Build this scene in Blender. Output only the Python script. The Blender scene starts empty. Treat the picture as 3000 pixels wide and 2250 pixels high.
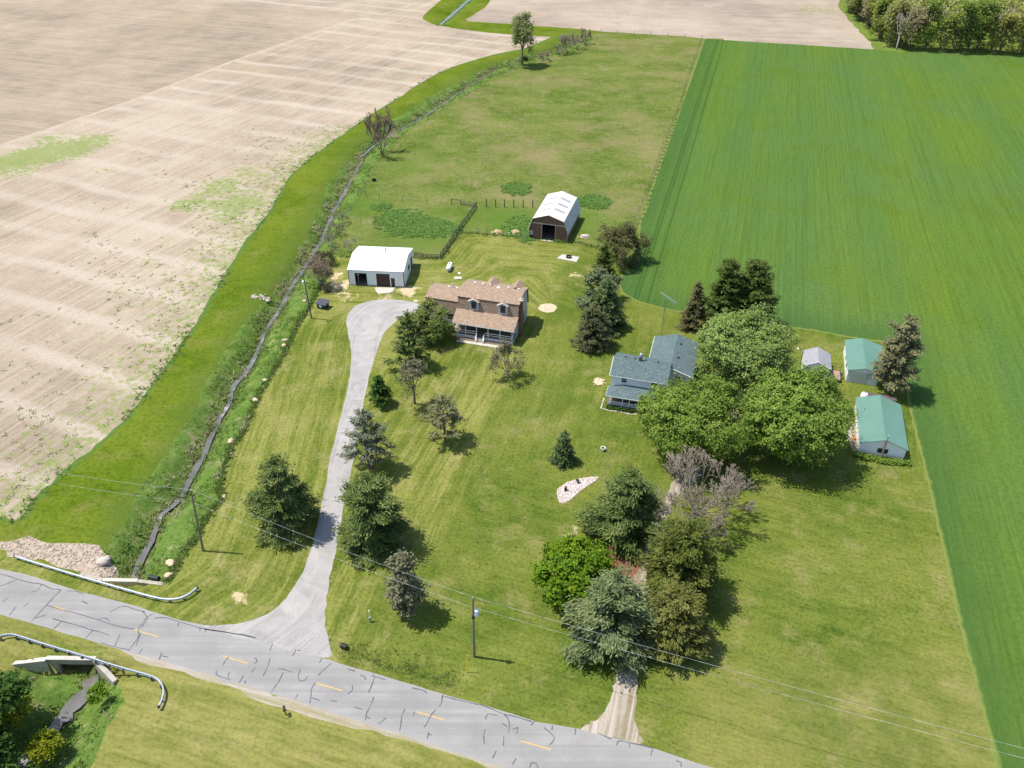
import bpy, math, random
import numpy as np
from mathutils import Vector, Matrix, geometry
from math import radians as RAD, sin, cos, pi

# ------------------------------------------------------------ camera, light, exposure
SC = bpy.context.scene
COL = SC.collection
CAM_H, FPX, PITCH, ROLL = 88.0, 2420.0, RAD(35.99), RAD(0.3)
fw = np.array([0, cos(PITCH), -sin(PITCH)]); rt = np.array([1.0, 0, 0]); up = np.cross(rt, fw)
CR = cos(ROLL) * rt + sin(ROLL) * up
CU = -sin(ROLL) * rt + cos(ROLL) * up
cd = bpy.data.cameras.new('drone_camera'); cam = bpy.data.objects.new('drone_camera', cd); COL.objects.link(cam)
cd.sensor_width = 36; cd.lens = FPX / 3000 * 36; cd.clip_start = 1; cd.clip_end = 8000
cam.matrix_world = Matrix(((CR[0], CU[0], -fw[0], 0), (CR[1], CU[1], -fw[1], 0), (CR[2], CU[2], -fw[2], CAM_H), (0, 0, 0, 1)))
SC.camera = cam

SUN_EL = RAD(66)
SUN_H = (-0.986, 0.165)                       # horizontal direction towards the sun
W = bpy.data.worlds.new('World'); SC.world = W; W.use_nodes = True
wn = W.node_tree
sky = wn.nodes.new('ShaderNodeTexSky'); sky.sky_type = 'NISHITA'; sky.sun_disc = False
sky.sun_elevation = SUN_EL; sky.sun_rotation = math.atan2(SUN_H[0], SUN_H[1]); sky.altitude = 200
bg = wn.nodes['Background']; bg.inputs[1].default_value = 0.15
wn.links.new(sky.outputs[0], bg.inputs[0])
sd = bpy.data.lights.new('sun', 'SUN'); sd.energy = 4.6; sd.angle = RAD(0.5); sd.color = (1, .95, .87)
so = bpy.data.objects.new('sun', sd); COL.objects.link(so)
so.rotation_euler = Vector((-SUN_H[0] * cos(SUN_EL), -SUN_H[1] * cos(SUN_EL), -sin(SUN_EL))).to_track_quat('-Z', 'Y').to_euler()
vs = SC.view_settings; vs.view_transform = 'Standard'; vs.look = 'None'; vs.exposure = 0.55; vs.gamma = 1
SC.cycles.max_bounces = 6; SC.cycles.transparent_max_bounces = 4

# ------------------------------------------------------------ survey helpers
rng = np.random.default_rng(11)
random.seed(5)
YAW = RAD(15.49)                               # the plots lie 15.5 degrees off the camera's heading
EV = np.array([cos(YAW), -sin(YAW)]); NV = np.array([sin(YAW), cos(YAW)])

def G(x, y, z=0.0):
    """surveyed point: where the photo's pixel meets the level z"""
    d = (x - 1500) / FPX * CR - (y - 1125) / FPX * CU + fw
    p = np.array([0, 0, CAM_H]) + (z - CAM_H) / d[2] * d
    return p
def G2(pts, z=0.0): return np.array([G(x, y, z)[:2] for x, y in pts])
def V2(px, py, yl):
    d = (px - 1500) / FPX * CR - (py - 1125) / FPX * CU + fw
    return np.array([0, 0, CAM_H]) + yl / d[1] * d

def dist_poly(P, L):
    """distance from points P (n,2) to polyline L (m,2)"""
    best = np.full(len(P), 1e9)
    for a, b in zip(L[:-1], L[1:]):
        d = b - a; t = np.clip(((P - a) @ d) / max(d @ d, 1e-9), 0, 1)
        best = np.minimum(best, np.hypot(*(P - a - t[:, None] * d).T))
    return best
def inside(P, poly):
    x, y = P[:, 0], P[:, 1]; r = np.zeros(len(P), bool); n = len(poly)
    for i in range(n):
        x0, y0 = poly[i]; x1, y1 = poly[(i + 1) % n]
        c = (y0 > y) != (y1 > y)
        with np.errstate(divide='ignore', invalid='ignore'):
            r ^= c & (x < (x1 - x0) * (y - y0) / (y1 - y0 + 1e-12) + x0)
    return r
def smooth(L, it=2):
    L = np.array(L, float)
    for _ in range(it):
        q = L[:-1] * .75 + L[1:] * .25; r = L[:-1] * .25 + L[1:] * .75
        L = np.vstack([L[:1], np.stack([q, r], 1).reshape(-1, 2), L[-1:]])
    return L
def resample(L, amp=0.0, near=1.4):
    out = []
    for a, b in zip(L[:-1], L[1:]):
        m = (a + b) / 2; far = np.hypot(m[0], m[1] - 100)
        step = near if far < 90 else (near * 2 if far < 200 else (near * 4 if far < 480 else 60))
        n = max(1, int(np.hypot(*(b - a)) / step))
        for i in range(n): out.append(a + (b - a) * i / n)
    out.append(L[-1]); out = np.array(out)
    if amp: out[1:-1] += rng.normal(0, amp, out[1:-1].shape)
    return out

# ------------------------------------------------------------ object helpers
def tag(o, label=None, cat=None, group=None, kind=None):
    if label: o['label'] = label
    if cat: o['category'] = cat
    if group: o['group'] = group
    if kind: o['kind'] = kind
    return o
def empty(name, loc, label, cat, rot=0.0, group=None):
    o = bpy.data.objects.new(name, None); COL.objects.link(o)
    o.location = tuple(loc) if len(loc) == 3 else (loc[0], loc[1], 0)
    o.rotation_euler = (0, 0, rot); o.empty_display_size = .5
    return tag(o, label, cat, group)
def link(name, me, parent=None, loc=None):
    o = bpy.data.objects.new(name, me); COL.objects.link(o)
    if parent: o.parent = parent
    if loc is not None: o.location = loc
    return o
def amesh(name, V, F, mat, attrs=None, smooth_=False):
    """mesh from arrays: V (n,3), F (m,3 or 4)"""
    V = np.asarray(V, np.float32); F = np.asarray(F, np.int32)
    me = bpy.data.meshes.new(name); me.vertices.add(len(V)); me.vertices.foreach_set('co', V.ravel())
    k = F.shape[1]; me.loops.add(F.size); me.loops.foreach_set('vertex_index', F.ravel())
    me.polygons.add(len(F)); me.polygons.foreach_set('loop_start', np.arange(0, F.size, k, dtype=np.int32))
    try: me.polygons.foreach_set('loop_total', np.full(len(F), k, np.int32))
    except Exception: pass
    if smooth_: me.polygons.foreach_set('use_smooth', np.ones(len(F), bool))
    for an, (dom, val) in (attrs or {}).items():
        a = me.attributes.new(an, 'FLOAT', dom); a.data.foreach_set('value', np.asarray(val, np.float32))
    me.update(); me.validate()
    if mat: me.materials.append(mat)
    return me
def pmesh(name, V, F, mat):
    me = bpy.data.meshes.new(name); me.from_pydata([tuple(map(float, v)) for v in V], [], F); me.update()
    if mat: me.materials.append(mat)
    return me
class MB:
    """collects boxes, bars, polygons into ONE mesh"""
    def __init__(s): s.V = []; s.F = []
    def add(s, V, F):
        n = len(s.V); s.V += [tuple(map(float, v)) for v in V]; s.F += [tuple(i + n for i in f) for f in F]; return s
    def box(s, x0, y0, z0, x1, y1, z1):
        v = [(x, y, z) for z in (z0, z1) for x, y in ((x0, y0), (x1, y0), (x1, y1), (x0, y1))]
        return s.add(v, [(3, 2, 1, 0), (4, 5, 6, 7), (0, 1, 5, 4), (1, 2, 6, 5), (2, 3, 7, 6), (3, 0, 4, 7)])
    def prism(s, poly, vec):
        """polygon (3D list) extruded along vec"""
        n = len(poly); a = [np.array(p, float) for p in poly]; v = a + [p + np.array(vec, float) for p in a]
        return s.add(v, [tuple(range(n))[::-1], tuple(range(n, 2 * n))] + [(i, (i + 1) % n, n + (i + 1) % n, n + i) for i in range(n)])
    def slab(s, quad, t):
        a = [np.array(p, float) for p in quad]; n = np.cross(a[1] - a[0], a[2] - a[0]); n /= np.linalg.norm(n)
        if n[2] < 0: n = -n
        return s.prism(quad, -n * t)
    def bar(s, p, q, r, r2=None, k=8, caps=True):
        p = np.array(p, float); q = np.array(q, float); d = q - p; d /= np.linalg.norm(d)
        a = np.cross(d, (0, 0, 1) if abs(d[2]) < .9 else (1, 0, 0)); a /= np.linalg.norm(a); b = np.cross(d, a)
        r2 = r if r2 is None else r2
        v = [p + r * (cos(2 * pi * i / k) * a + sin(2 * pi * i / k) * b) for i in range(k)] + [q + r2 * (cos(2 * pi * i / k) * a + sin(2 * pi * i / k) * b) for i in range(k)]
        f = [(i, (i + 1) % k, k + (i + 1) % k, k + i) for i in range(k)]
        if caps: f += [tuple(range(k))[::-1], tuple(range(k, 2 * k))]
        return s.add(v, f)
    def lathe(s, prof, k=14, c=(0, 0, 0), axis='z'):
        v = []
        for r, z in prof:
            for i in range(k):
                x, y = r * cos(2 * pi * i / k), r * sin(2 * pi * i / k)
                v.append((c[0] + x, c[1] + y, c[2] + z) if axis == 'z' else (c[0] + x, c[1] + z, c[2] + y))
        f = []
        for j in range(len(prof) - 1):
            f += [(j * k + i, j * k + (i + 1) % k, (j + 1) * k + (i + 1) % k, (j + 1) * k + i) for i in range(k)]
        f += [tuple(range(k))[::-1], tuple((len(prof) - 1) * k + i for i in range(k))]
        return s.add(v, f)
    def build(s, name, mat, parent=None, smooth_=False, bevel=0):
        me = pmesh(name, s.V, s.F, mat)
        if smooth_: me.polygons.foreach_set('use_smooth', [True] * len(me.polygons))
        o = link(name, me, parent)
        if bevel:
            m = o.modifiers.new('bevel', 'BEVEL'); m.width = bevel; m.segments = 2; m.limit_method = 'ANGLE'
        return o

# ------------------------------------------------------------ materials
class Mat:
    def __init__(s, name):
        s.m = bpy.data.materials.new(name); s.m.use_nodes = True; s.nt = s.m.node_tree; s.N = s.nt.nodes
        s.b = s.N['Principled BSDF']; s._obj = None
    def n(s, t): return s.N.new('ShaderNode' + t)
    def lk(s, a, b):
        if hasattr(a, 'is_output') or isinstance(a, bpy.types.NodeSocket): s.nt.links.new(a, b)
        else:
            if hasattr(b.default_value, '__len__') and len(b.default_value) == 4 and len(a) == 3: a = (*a, 1)
            b.default_value = a
    def obj(s):
        if s._obj is None: s._obj = s.n('TexCoord').outputs['Object']
        return s._obj
    def map(s, v=None, scale=(1, 1, 1), rot=(0, 0, 0), loc=(0, 0, 0)):
        m = s.n('Mapping'); s.nt.links.new(v or s.obj(), m.inputs[0]); m.inputs['Scale'].default_value = scale
        m.inputs['Rotation'].default_value = rot; m.inputs['Location'].default_value = loc; return m.outputs[0]
    def noise(s, scale, detail=3, rough=.6, vec=None, dist=0):
        t = s.n('TexNoise'); s.nt.links.new(vec or s.obj(), t.inputs['Vector'])
        t.inputs['Scale'].default_value = scale; t.inputs['Detail'].default_value = detail
        t.inputs['Roughness'].default_value = rough; t.inputs['Distortion'].default_value = dist; return t.outputs[0]
    def vor(s, scale, vec=None, out='Color', rnd=1):
        t = s.n('TexVoronoi'); s.nt.links.new(vec or s.obj(), t.inputs['Vector']); t.inputs['Scale'].default_value = scale
        t.inputs['Randomness'].default_value = rnd; return t.outputs[out]
    def wave(s, scale, vec=None, dist=0, axis='X', prof='SIN'):
        t = s.n('TexWave'); s.nt.links.new(vec or s.obj(), t.inputs['Vector']); t.inputs['Scale'].default_value = scale
        t.inputs['Distortion'].default_value = dist; t.bands_direction = axis; t.wave_profile = prof; return t.outputs['Fac']
    def ramp(s, fac, stops, interp='LINEAR'):
        r = s.n('ValToRGB'); s.nt.links.new(fac, r.inputs[0]); e = r.color_ramp.elements; r.color_ramp.interpolation = interp
        while len(e) < len(stops): e.new(.5)
        for k, (p, c) in enumerate(stops):
            e[k].position = p; c = (c, c, c) if not hasattr(c, '__len__') else c; e[k].color = (*c, 1)
        return r.outputs[0]
    def mix(s, fac, a, b, mode='MIX'):
        x = s.n('Mix'); x.data_type = 'RGBA'; x.blend_type = mode; s.lk(fac, x.inputs[0]) ; s.lk(a, x.inputs[6]); s.lk(b, x.inputs[7]); return x.outputs[2]
    def math(s, op, a, b=0.0, c=None):
        x = s.n('Math'); x.operation = op; s.lk(a, x.inputs[0]); s.lk(b, x.inputs[1])
        if c is not None: s.lk(c, x.inputs[2])
        return x.outputs[0]
    def attr(s, name):
        a = s.n('Attribute'); a.attribute_name = name; return a.outputs['Fac']
    def sep(s, v=None):
        x = s.n('SeparateXYZ'); s.nt.links.new(v or s.obj(), x.inputs[0]); return x.outputs
    def comb(s, a, b, c):
        x = s.n('CombineXYZ'); s.lk(a, x.inputs[0]); s.lk(b, x.inputs[1]); s.lk(c, x.inputs[2]); return x.outputs[0]
    def out(s, col, rough=.9, bump=None, spec=.15, metal=0, trans=0):
        s.lk(col, s.b.inputs['Base Color']); s.lk(rough, s.b.inputs['Roughness'])
        s.b.inputs['Specular IOR Level'].default_value = spec; s.b.inputs['Metallic'].default_value = metal
        if bump:
            bn = s.n('Bump'); s.nt.links.new(bump[0], bn.inputs['Height']); bn.inputs['Strength'].default_value = bump[1]
            bn.inputs['Distance'].default_value = bump[2]; s.nt.links.new(bn.outputs[0], s.b.inputs['Normal'])
        if trans:
            tb = s.n('BsdfTranslucent'); s.lk(col, tb.inputs[0]); mx = s.n('MixShader'); mx.inputs[0].default_value = trans
            s.nt.links.new(s.b.outputs[0], mx.inputs[1]); s.nt.links.new(tb.outputs[0], mx.inputs[2])
            s.nt.links.new(mx.outputs[0], s.N['Material Output'].inputs[0])
        return s.m

def plain(name, c, rough=.6, var=.12, sc=2.0, spec=.25, metal=0):
    m = Mat(name); n = m.noise(sc, 4)
    c = np.array(c)
    return m.out(m.ramp(n, [(.3, tuple(c * (1 - var))), (.7, tuple(np.minimum(c * (1 + var), .9)))]), rough, None, spec, metal)

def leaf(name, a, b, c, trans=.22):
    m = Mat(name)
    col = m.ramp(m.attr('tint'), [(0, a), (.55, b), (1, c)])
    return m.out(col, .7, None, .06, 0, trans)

def grass_core(m, cols, streak=None, fine=2.2, SK=.55):
    """cols dark, mid, light, dry"""
    n1 = m.noise(.06, 4, .6); n2 = m.noise(.35, 4, .65); n3 = m.noise(fine, 5, .75)
    c = m.mix(m.ramp(n2, [(.36, 0), (.64, 1)]), cols[0], cols[1])
    c = m.mix(m.ramp(n1, [(.38, 0), (.66, .8)]), c, cols[2])
    if streak is not None: c = m.mix(m.ramp(streak, [(.45, 0), (.80, SK)]), c, cols[2])
    if streak is not None: c = m.mix(m.ramp(streak, [(.20, SK), (.50, 0)]), c, cols[0])
    c = m.mix(m.ramp(m.noise(.16, 5, .7, m.map(loc=(31, 7, 0))), [(.52, 0), (.72, .75)]), c, cols[3])
    g = m.ramp(n3, [(.30, (.42, .46, .40)), (.52, (1, 1, 1)), (.75, (1.0, 1.0, 1.0))])
    c = m.mix(1.0, c, g, 'MULTIPLY')
    c = m.mix(m.ramp(n3, [(.55, 0), (.8, .55)]), c, cols[2])
    return c, n3

MT = {}
# lawn: mown streaks follow 'mow'; the eastern plot is greener
m = Mat('mown_lawn')
p = m.sep(); mow = m.attr('mow')
sv = m.comb(m.math('MULTIPLY', mow, .85), m.math('MULTIPLY', p[0], .05), m.math('MULTIPLY', p[1], .05))
sv2 = m.comb(m.math('MULTIPLY', mow, .62), m.math('MULTIPLY', p[0], .02), m.math('MULTIPLY', p[1], .02))
st = m.math('ADD', m.math('MULTIPLY', m.noise(1.0, 2, .6, sv2), .55), m.math('MULTIPLY', m.noise(2.2, 3, .7, sv), .45))
st = m.ramp(st, [(.38, 0), (.62, 1)])
west, n3 = grass_core(m, [(.088, .122, .018), (.154, .173, .032), (.238, .234, .066), (.305, .262, .118)], st)
east, _ = grass_core(m, [(.060, .100, .014), (.103, .140, .021), (.173, .188, .040), (.248, .216, .090)], m.math('ADD', m.math('MULTIPLY', m.noise(.7, 3, .7, sv), .5), m.math('MULTIPLY', m.noise(.09, 5, .7, m.map(loc=(3, 77, 0))), .5)), SK=.8)
c = m.mix(m.attr('east'), west, east)
c = m.mix(m.math('MULTIPLY', m.attr('dry'), m.ramp(m.noise(.3, 5, .7, m.map(loc=(8, 8, 0))), [(.35, .25), (.65, .9)])), c, (.265, .225, .085))
c = m.mix(m.math('MULTIPLY', m.ramp(m.math('ADD', m.attr('blob'), m.math('MULTIPLY', m.math('SUBTRACT', m.noise(.9, 5, .7), .5), 1.1)), [(.45, 0), (.62, 1)]), m.ramp(n3, [(.2, .55), (.5, 1)])), c, (.50, .39, .25))
g4 = m.noise(1.0, 2, .6, m.comb(m.math('MULTIPLY', mow, 3.4), m.math('MULTIPLY', p[0], .35), m.math('MULTIPLY', p[1], .35)))
c = m.mix(1.0, c, m.ramp(g4, [(.34, (.80, .84, .76)), (.62, (1.0, 1.0, 1.0))]), 'MULTIPLY')
MT['lawn'] = m.out(c, .95, (n3, .55, .14), .0)
m = Mat('mown_strip')
c, n3 = grass_core(m, [(.064, .104, .008), (.097, .141, .012), (.134, .167, .020), (.165, .158, .045)], None, 1.6)
c = m.mix(m.ramp(m.math('ADD', m.attr('bk'), m.math('MULTIPLY', m.math('SUBTRACT', m.noise(.25, 5, .7), .5), 1.2)), [(.1, .6), (.8, 0)]), c, (.070, .105, .020))
c = m.mix(m.ramp(m.math('ADD', m.attr('edge'), m.math('MULTIPLY', m.noise(.5, 4, .7), 1.2)), [(.75, 1), (1.25, 0)]), c, (.075, .13, .03))
MT['strip'] = m.out(c, .95, (n3, .5, .14), .0)
m = Mat('pasture_grass')
c, n3 = grass_core(m, [(.060, .102, .016), (.103, .138, .026), (.158, .174, .050), (.212, .184, .098)], m.noise(.075, 6, .75, m.map(scale=(.6, 1.6, 1))), 1.2)
c = m.mix(m.ramp(m.noise(.028, 5, .65, m.map(loc=(90, 20, 0))), [(.50, 0), (.66, .6)]), c, (.215, .168, .090))
c = m.mix(m.ramp(m.noise(.5, 5, .75, m.map(loc=(12, 4, 0), scale=(.5, 1.5, 1))), [(.52, 0), (.74, .5)]), c, (.185, .195, .055))
c = m.mix(m.attr('blob'), c, (.075, .135, .020))
MT['pasture'] = m.out(c, .95, (n3, .6, .25), .0)
m = Mat('bank_grass_floor')
n2 = m.noise(.5, 5, .7); n3 = m.noise(1.8, 5, .75)
c = m.ramp(n2, [(.3, (.070, .125, .024)), (.5, (.105, .175, .034)), (.62, (.150, .195, .055)), (.74, (.36, .29, .19))])
c = m.mix(m.attr('wet'), c, (.13, .105, .065))
c = m.mix(1.0, c, m.ramp(n3, [(.3, .65), (.55, 1)]), 'MULTIPLY')
MT['bank'] = m.out(c, .95, (n3, .9, .3), .0)
# crop
m = Mat('green_crop')
p = m.sep(); mow = m.attr('mow')
rows = m.noise(1.0, 2, .6, m.comb(m.math('MULTIPLY', mow, 1.9), m.math('MULTIPLY', p[0], .012), m.math('MULTIPLY', p[1], .012)))
bands = m.noise(1.0, 3, .6, m.comb(m.math('MULTIPLY', mow, .075), m.math('MULTIPLY', p[0], .006), m.math('MULTIPLY', p[1], .006)))
n1 = m.noise(.022, 4, .6); n3 = m.noise(1.4, 5, .75)
c = m.ramp(bands, [(.30, (.074, .140, .034)), (.5, (.087, .152, .028)), (.70, (.103, .161, .023))])
c = m.mix(m.ramp(n1, [(.42, 0), (.66, .7)]), c, (.082, .146, .042))
c = m.mix(m.ramp(m.noise(.05, 4, .6, m.map(loc=(9, 50, 0))), [(.55, 0), (.72, .6)]), c, (.086, .134, .012))
c = m.mix(1.0, c, m.ramp(rows, [(.34, .87), (.52, 1)]), 'MULTIPLY')
c = m.mix(1.0, c, m.ramp(n3, [(.25, .6), (.55, 1)]), 'MULTIPLY')
c = m.mix(m.ramp(m.math('ADD', m.attr('bk'), m.math('MULTIPLY', m.math('SUBTRACT', m.noise(.12, 4, .7), .5), 1.0)), [(.1, .65), (.9, 0)]), c, (.047, .098, .026))
g4 = m.noise(1.0, 2, .6, m.comb(m.math('MULTIPLY', mow, 3.6), m.math('MULTIPLY', p[0], .10), m.math('MULTIPLY', p[1], .10)))
c = m.mix(1.0, c, m.ramp(g4, [(.34, (.84, .88, .84)), (.60, (1.0, 1.0, 1.0))]), 'MULTIPLY')
ln = None
for cc in ('TRAM0', 'TRAM1', 'TRAM2'):
    v = m.n('Value'); v.name = cc
    l = m.ramp(m.math('ABSOLUTE', m.math('SUBTRACT', mow, v.outputs[0])), [(.16, 1), (.34, 0)])
    ln = l if ln is None else m.math('MAXIMUM', ln, l)
c = m.mix(m.math('MULTIPLY', ln, .6), c, (.03, .07, .015))
c = m.mix(m.ramp(m.math('ADD', m.attr('edge'), m.math('MULTIPLY', m.noise(.8, 3, .7), .6)), [(.55, .8), (.9, 0)]), c, (.17, .20, .05))
MT['crop'] = m.out(c, .9, (n3, .6, .3), .0); CROP = m
# bare fields
def soil(name, rowdir, drains, weedy=True, base=((.228, .180, .132), (.312, .251, .184), (.385, .320, .242))):
    m = Mat(name); n1 = m.noise(.014, 5, .6); n2 = m.noise(.09, 5, .7); n3 = m.noise(1.3, 5, .8)
    rv = m.map(rot=(0, 0, -rowdir), scale=(1, 1, 1))
    rows = m.math('ADD', m.math('MULTIPLY', m.noise(1.0, 2, .6, m.map(rv, scale=(.012, 1.5, 1))), .6), m.math('MULTIPLY', m.noise(1.0, 3, .65, m.map(rv, scale=(.02, .45, 1))), .4))
    c = m.ramp(m.math('ADD', m.math('MULTIPLY', n1, .62), m.math('MULTIPLY', n2, .38)), [(.40, base[0]), (.5, base[1]), (.60, base[2])])
    c = m.mix(m.ramp(m.noise(.02, 4, .6, m.map(loc=(77, 13, 0))), [(.55, 0), (.72, .45)]), c, (.35, .245, .155))
    c = m.mix(m.ramp(rows, [(.46, .0), (.60, .55)]), c, base[2])
    c = m.mix(m.ramp(rows, [(.36, .5), (.48, 0)]), c, base[0])
    if drains is not None:
        dv = m.map(rot=(0, 0, -drains[0]))
        w = m.wave(drains[1], dv, 2.2, 'Y')
        k = m.math('MULTIPLY', m.ramp(w, [(.70, 0), (1.0, .75)]), m.ramp(m.noise(.02, 3, .6, m.map(loc=(5, 5, 0))), [(.36, .15), (.56, 1)]))
        c = m.mix(k, c, (.41, .345, .28))
    c = m.mix(1.0, c, m.ramp(n3, [(.25, .72), (.55, 1)]), 'MULTIPLY')
    if weedy:
        wn_ = m.noise(.55, 6, .75)
        k = m.ramp(m.math('ADD', m.attr('weed'), m.math('MULTIPLY', m.math('SUBTRACT', wn_, .5), 1.7)), [(.46, 0), (.64, .75)])
        c = m.mix(k, c, m.ramp(n3, [(.3, (.11, .17, .03)), (.7, (.20, .25, .06))]))
    return m.out(c, .95, (n3, .5, .12), .05)
ROWD = math.atan2(*(G(1000, 68) - G(0, 427))[[1, 0]])
DRD = math.atan2(*(G(705, 425) - G(262, 348))[[1, 0]])
MT['soil'] = soil('bare_field_soil', ROWD, (DRD, .024))
MT['stubble'] = soil('stubble_soil', DRD + .12, None, False, ((.205, .165, .122), (.285, .228, .166), (.350, .285, .208)))
MT['farsoil'] = soil('far_field_soil', RAD(-8), None, True, ((.225, .182, .140), (.30, .245, .19), (.37, .305, .24)))
m = Mat('asphalt'); n1 = m.noise(.22, 4, .6); n3 = m.noise(3.5, 5, .8)
lane = m.noise(1, 3, .6, m.map(rot=(0, 0, RAD(17)), scale=(.012, 1.0, 1)))
c = m.ramp(n1, [(.35, (.228, .219, .206)), (.65, (.284, .274, .258))])
c = m.mix(m.ramp(lane, [(.38, .75), (.58, 0)]), c, (.205, .200, .195))
c = m.mix(m.ramp(m.attr('edge'), [(0, .55), (.9, 0)]), c, (.28, .27, .26))
c = m.mix(1.0, c, m.ramp(n3, [(.25, .86), (.6, 1)]), 'MULTIPLY')
MT['asphalt'] = m.out(c, .85, (n3, .2, .03), .2)
def gravel(name, a, b, d, tr=.45):
    m = Mat(name); n1 = m.noise(.3, 5, .7); n3 = m.noise(4, 5, .8)
    p = m.sep(); t = m.noise(1, 4, .7, m.comb(m.math('MULTIPLY', m.attr('mow'), 1.1), m.math('MULTIPLY', p[0], .04), m.math('MULTIPLY', p[1], .04)))
    c = m.ramp(n1, [(.35, a), (.65, b)]); c = m.mix(m.ramp(t, [(.42, 0), (.62, tr)]), c, d)
    c = m.mix(1.0, c, m.ramp(n3, [(.25, .75), (.6, 1)]), 'MULTIPLY')
    return m.out(c, .95, (n3, .4, .05), .1)
MT['gravel'] = gravel('grey_gravel', (.255, .242, .230), (.335, .320, .305), (.45, .42, .39))
MT['lane'] = gravel('pale_gravel_lane', (.17, .135, .075), (.28, .232, .170), (.45, .405, .35), .8)
MT['shoulder'] = gravel('shoulder_gravel', (.33, .27, .21), (.37, .33, .29), (.20, .20, .07), .75)
MT['mulch'] = plain('red_mulch', (.17, .075, .045), .95, .3, 3)
MT['riprap_floor'] = plain('rubble_floor', (.33, .265, .20), .95, .35, 2)
MT['track'] = plain('field_track_soil', (.34, .275, .21), .95, .12, .3)
MT['sand'] = plain('bare_sandy_soil', (.47, .36, .25), .95, .2, 1.5)
MT['wood_floor'] = plain('woodland_grass', (.105, .150, .020), .95, .3, .3)  # shade under the trees is put into the base green
m = Mat('creek_water'); n = m.noise(1.5, 4)
MT['water'] = m.out(m.ramp(m.noise(.4, 3), [(.3, (.085, .083, .072)), (.62, (.15, .145, .128)), (.74, (.40, .40, .39))]), .06, (n, .12, .05), .5)  # lighter grey and white specks: sky glints and foam put into the colour

WHITE = plain('white_paint', (.78, .79, .80), .5, .04)
def siding(name, c, axis, sc, amt=.25):
    m = Mat(name); w = m.wave(sc, None, 0, axis, 'SAW'); n = m.noise(1.2, 4)
    c = np.array(c); base = m.ramp(n, [(.3, tuple(c * .94)), (.7, tuple(c))])
    return m.out(m.mix(m.ramp(w, [(.0, amt), (.25, 0)]), base, tuple(c * .55)), .5, (w, .25, .03), .3)
WHITE_H = siding('white_lap_siding', (.80, .81, .83), 'Z', 1.6, .18)
WHITE_V = siding('white_ribbed_metal', (.76, .78, .80), 'X', .95, .5)
GREY_SID = siding('grey_siding', (.46, .47, .48), 'X', 1.1)
BROWN_V = siding('brown_ribbed_metal', (.150, .085, .070), 'X', 1.5, .5)
def shingle(name, cols, sc=3.2):
    m = Mat(name); p = m.sep()
    q = m.comb(p[0], m.math('MULTIPLY', p[1], 2.2), m.math('MULTIPLY', p[2], 2.2))
    v = m.vor(sc, q); r = m.n('SeparateColor'); m.nt.links.new(v, r.inputs[0])
    c = m.ramp(r.outputs[0], list(zip(np.linspace(0, 1, len(cols)), cols)))
    c = m.mix(m.ramp(m.noise(.5, 4), [(.4, 0), (.7, .25)]), c, cols[0])
    return m.out(c, .9, (r.outputs[1], .35, .04), .1)
SH_TAN = shingle('tan_shingles', [(.190, .130, .090), (.255, .180, .128), (.32, .235, .168), (.385, .292, .218)], 5.5)
SH_TEAL = shingle('slate_green_shingles', [(.062, .096, .100), (.083, .118, .121), (.104, .142, .144), (.128, .170, .169)], 3.6)
SH_GREY = shingle('grey_shingles', [(.23, .23, .25), (.27, .27, .29), (.31, .31, .33)], 4)
m = Mat('green_metal_roof'); w = m.wave(1.3, None, 0, 'Y', 'SIN'); n = m.noise(.4, 5, .7)
MT['groof'] = m.out(m.mix(m.ramp(w, [(.0, .3), (.3, 0)]), m.ramp(n, [(.3, (.092, .192, .145)), (.7, (.118, .222, .172))]), (.06, .155, .11)), .4, (w, .25, .05), .4)
m = Mat('white_metal_roof'); w = m.wave(1.1, None, 0, 'X', 'SIN')
WROOF = m.out(m.ramp(m.noise(.3, 4), [(.3, (.64, .65, .66)), (.7, (.72, .73, .74))]), .4, (w, .2, .04), .3)
m = Mat('weathered_metal_roof'); w = m.wave(1.1, None, 0, 'Y', 'SIN')
AROOF = m.out(m.ramp(m.noise(.35, 5, .7), [(.35, (.54, .53, .52)), (.6, (.52, .485, .44)), (.75, (.48, .42, .36))]), .5, (w, .2, .04), .3)
GMETAL = plain('galvanised_steel', (.38, .42, .47), .6, .15, 3, .3, .25)
DARK = plain('black_metal', (.022, .023, .026), .5, .2)
GLASS = plain('dark_window_glass', (.03, .035, .042), .08, .2, 1, .6)
DBROWN = plain('dark_brown_door', (.060, .034, .030), .6, .15)
BRICK = shingle('chimney_brick', [(.16, .085, .06), (.22, .12, .085), (.26, .17, .13)], 4)
CONC = plain('concrete', (.43, .40, .35), .9, .15, 1.2, .15)
CONC2 = plain('stained_concrete', (.34, .305, .25), .9, .25, 1.2, .15)
DECK = plain('deck_boards', (.20, .155, .12), .85, .2, 2)
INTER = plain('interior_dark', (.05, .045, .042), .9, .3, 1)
BROWN_FLOOR = plain('barn_floor', (.17, .14, .12), .95, .3, .8)  # dull brown tone for both barn floors
WOODF = plain('weathered_fence_wood', (.075, .068, .062), .9, .3, 2)
WOODP = plain('pole_wood', (.17, .145, .125), .9, .25, 1.5)
BARK = plain('grey_brown_bark', (.12, .095, .075), .95, .3, 3, .05)
BARKP = plain('pale_twig_bark', (.27, .215, .175), .95, .3, 1.5, .05)
BARKD = plain('dark_bark', (.060, .048, .040), .95, .3, 3, .05)
STONE = shingle('pale_stone', [(.36, .31, .26), (.48, .42, .36), (.57, .52, .47), (.42, .30, .25)], 1.7)
TANSTONE = plain('tan_stone', (.50, .39, .27), .95, .2, 1.4, .05)
YELLOW = plain('yellow_paint', (.47, .30, .10), .7, .1)
YELLOWP = plain('yellow_plastic', (.70, .52, .03), .5, .1)
SEAL = plain('crack_sealant', (.088, .090, .104), .6, .15)
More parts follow.
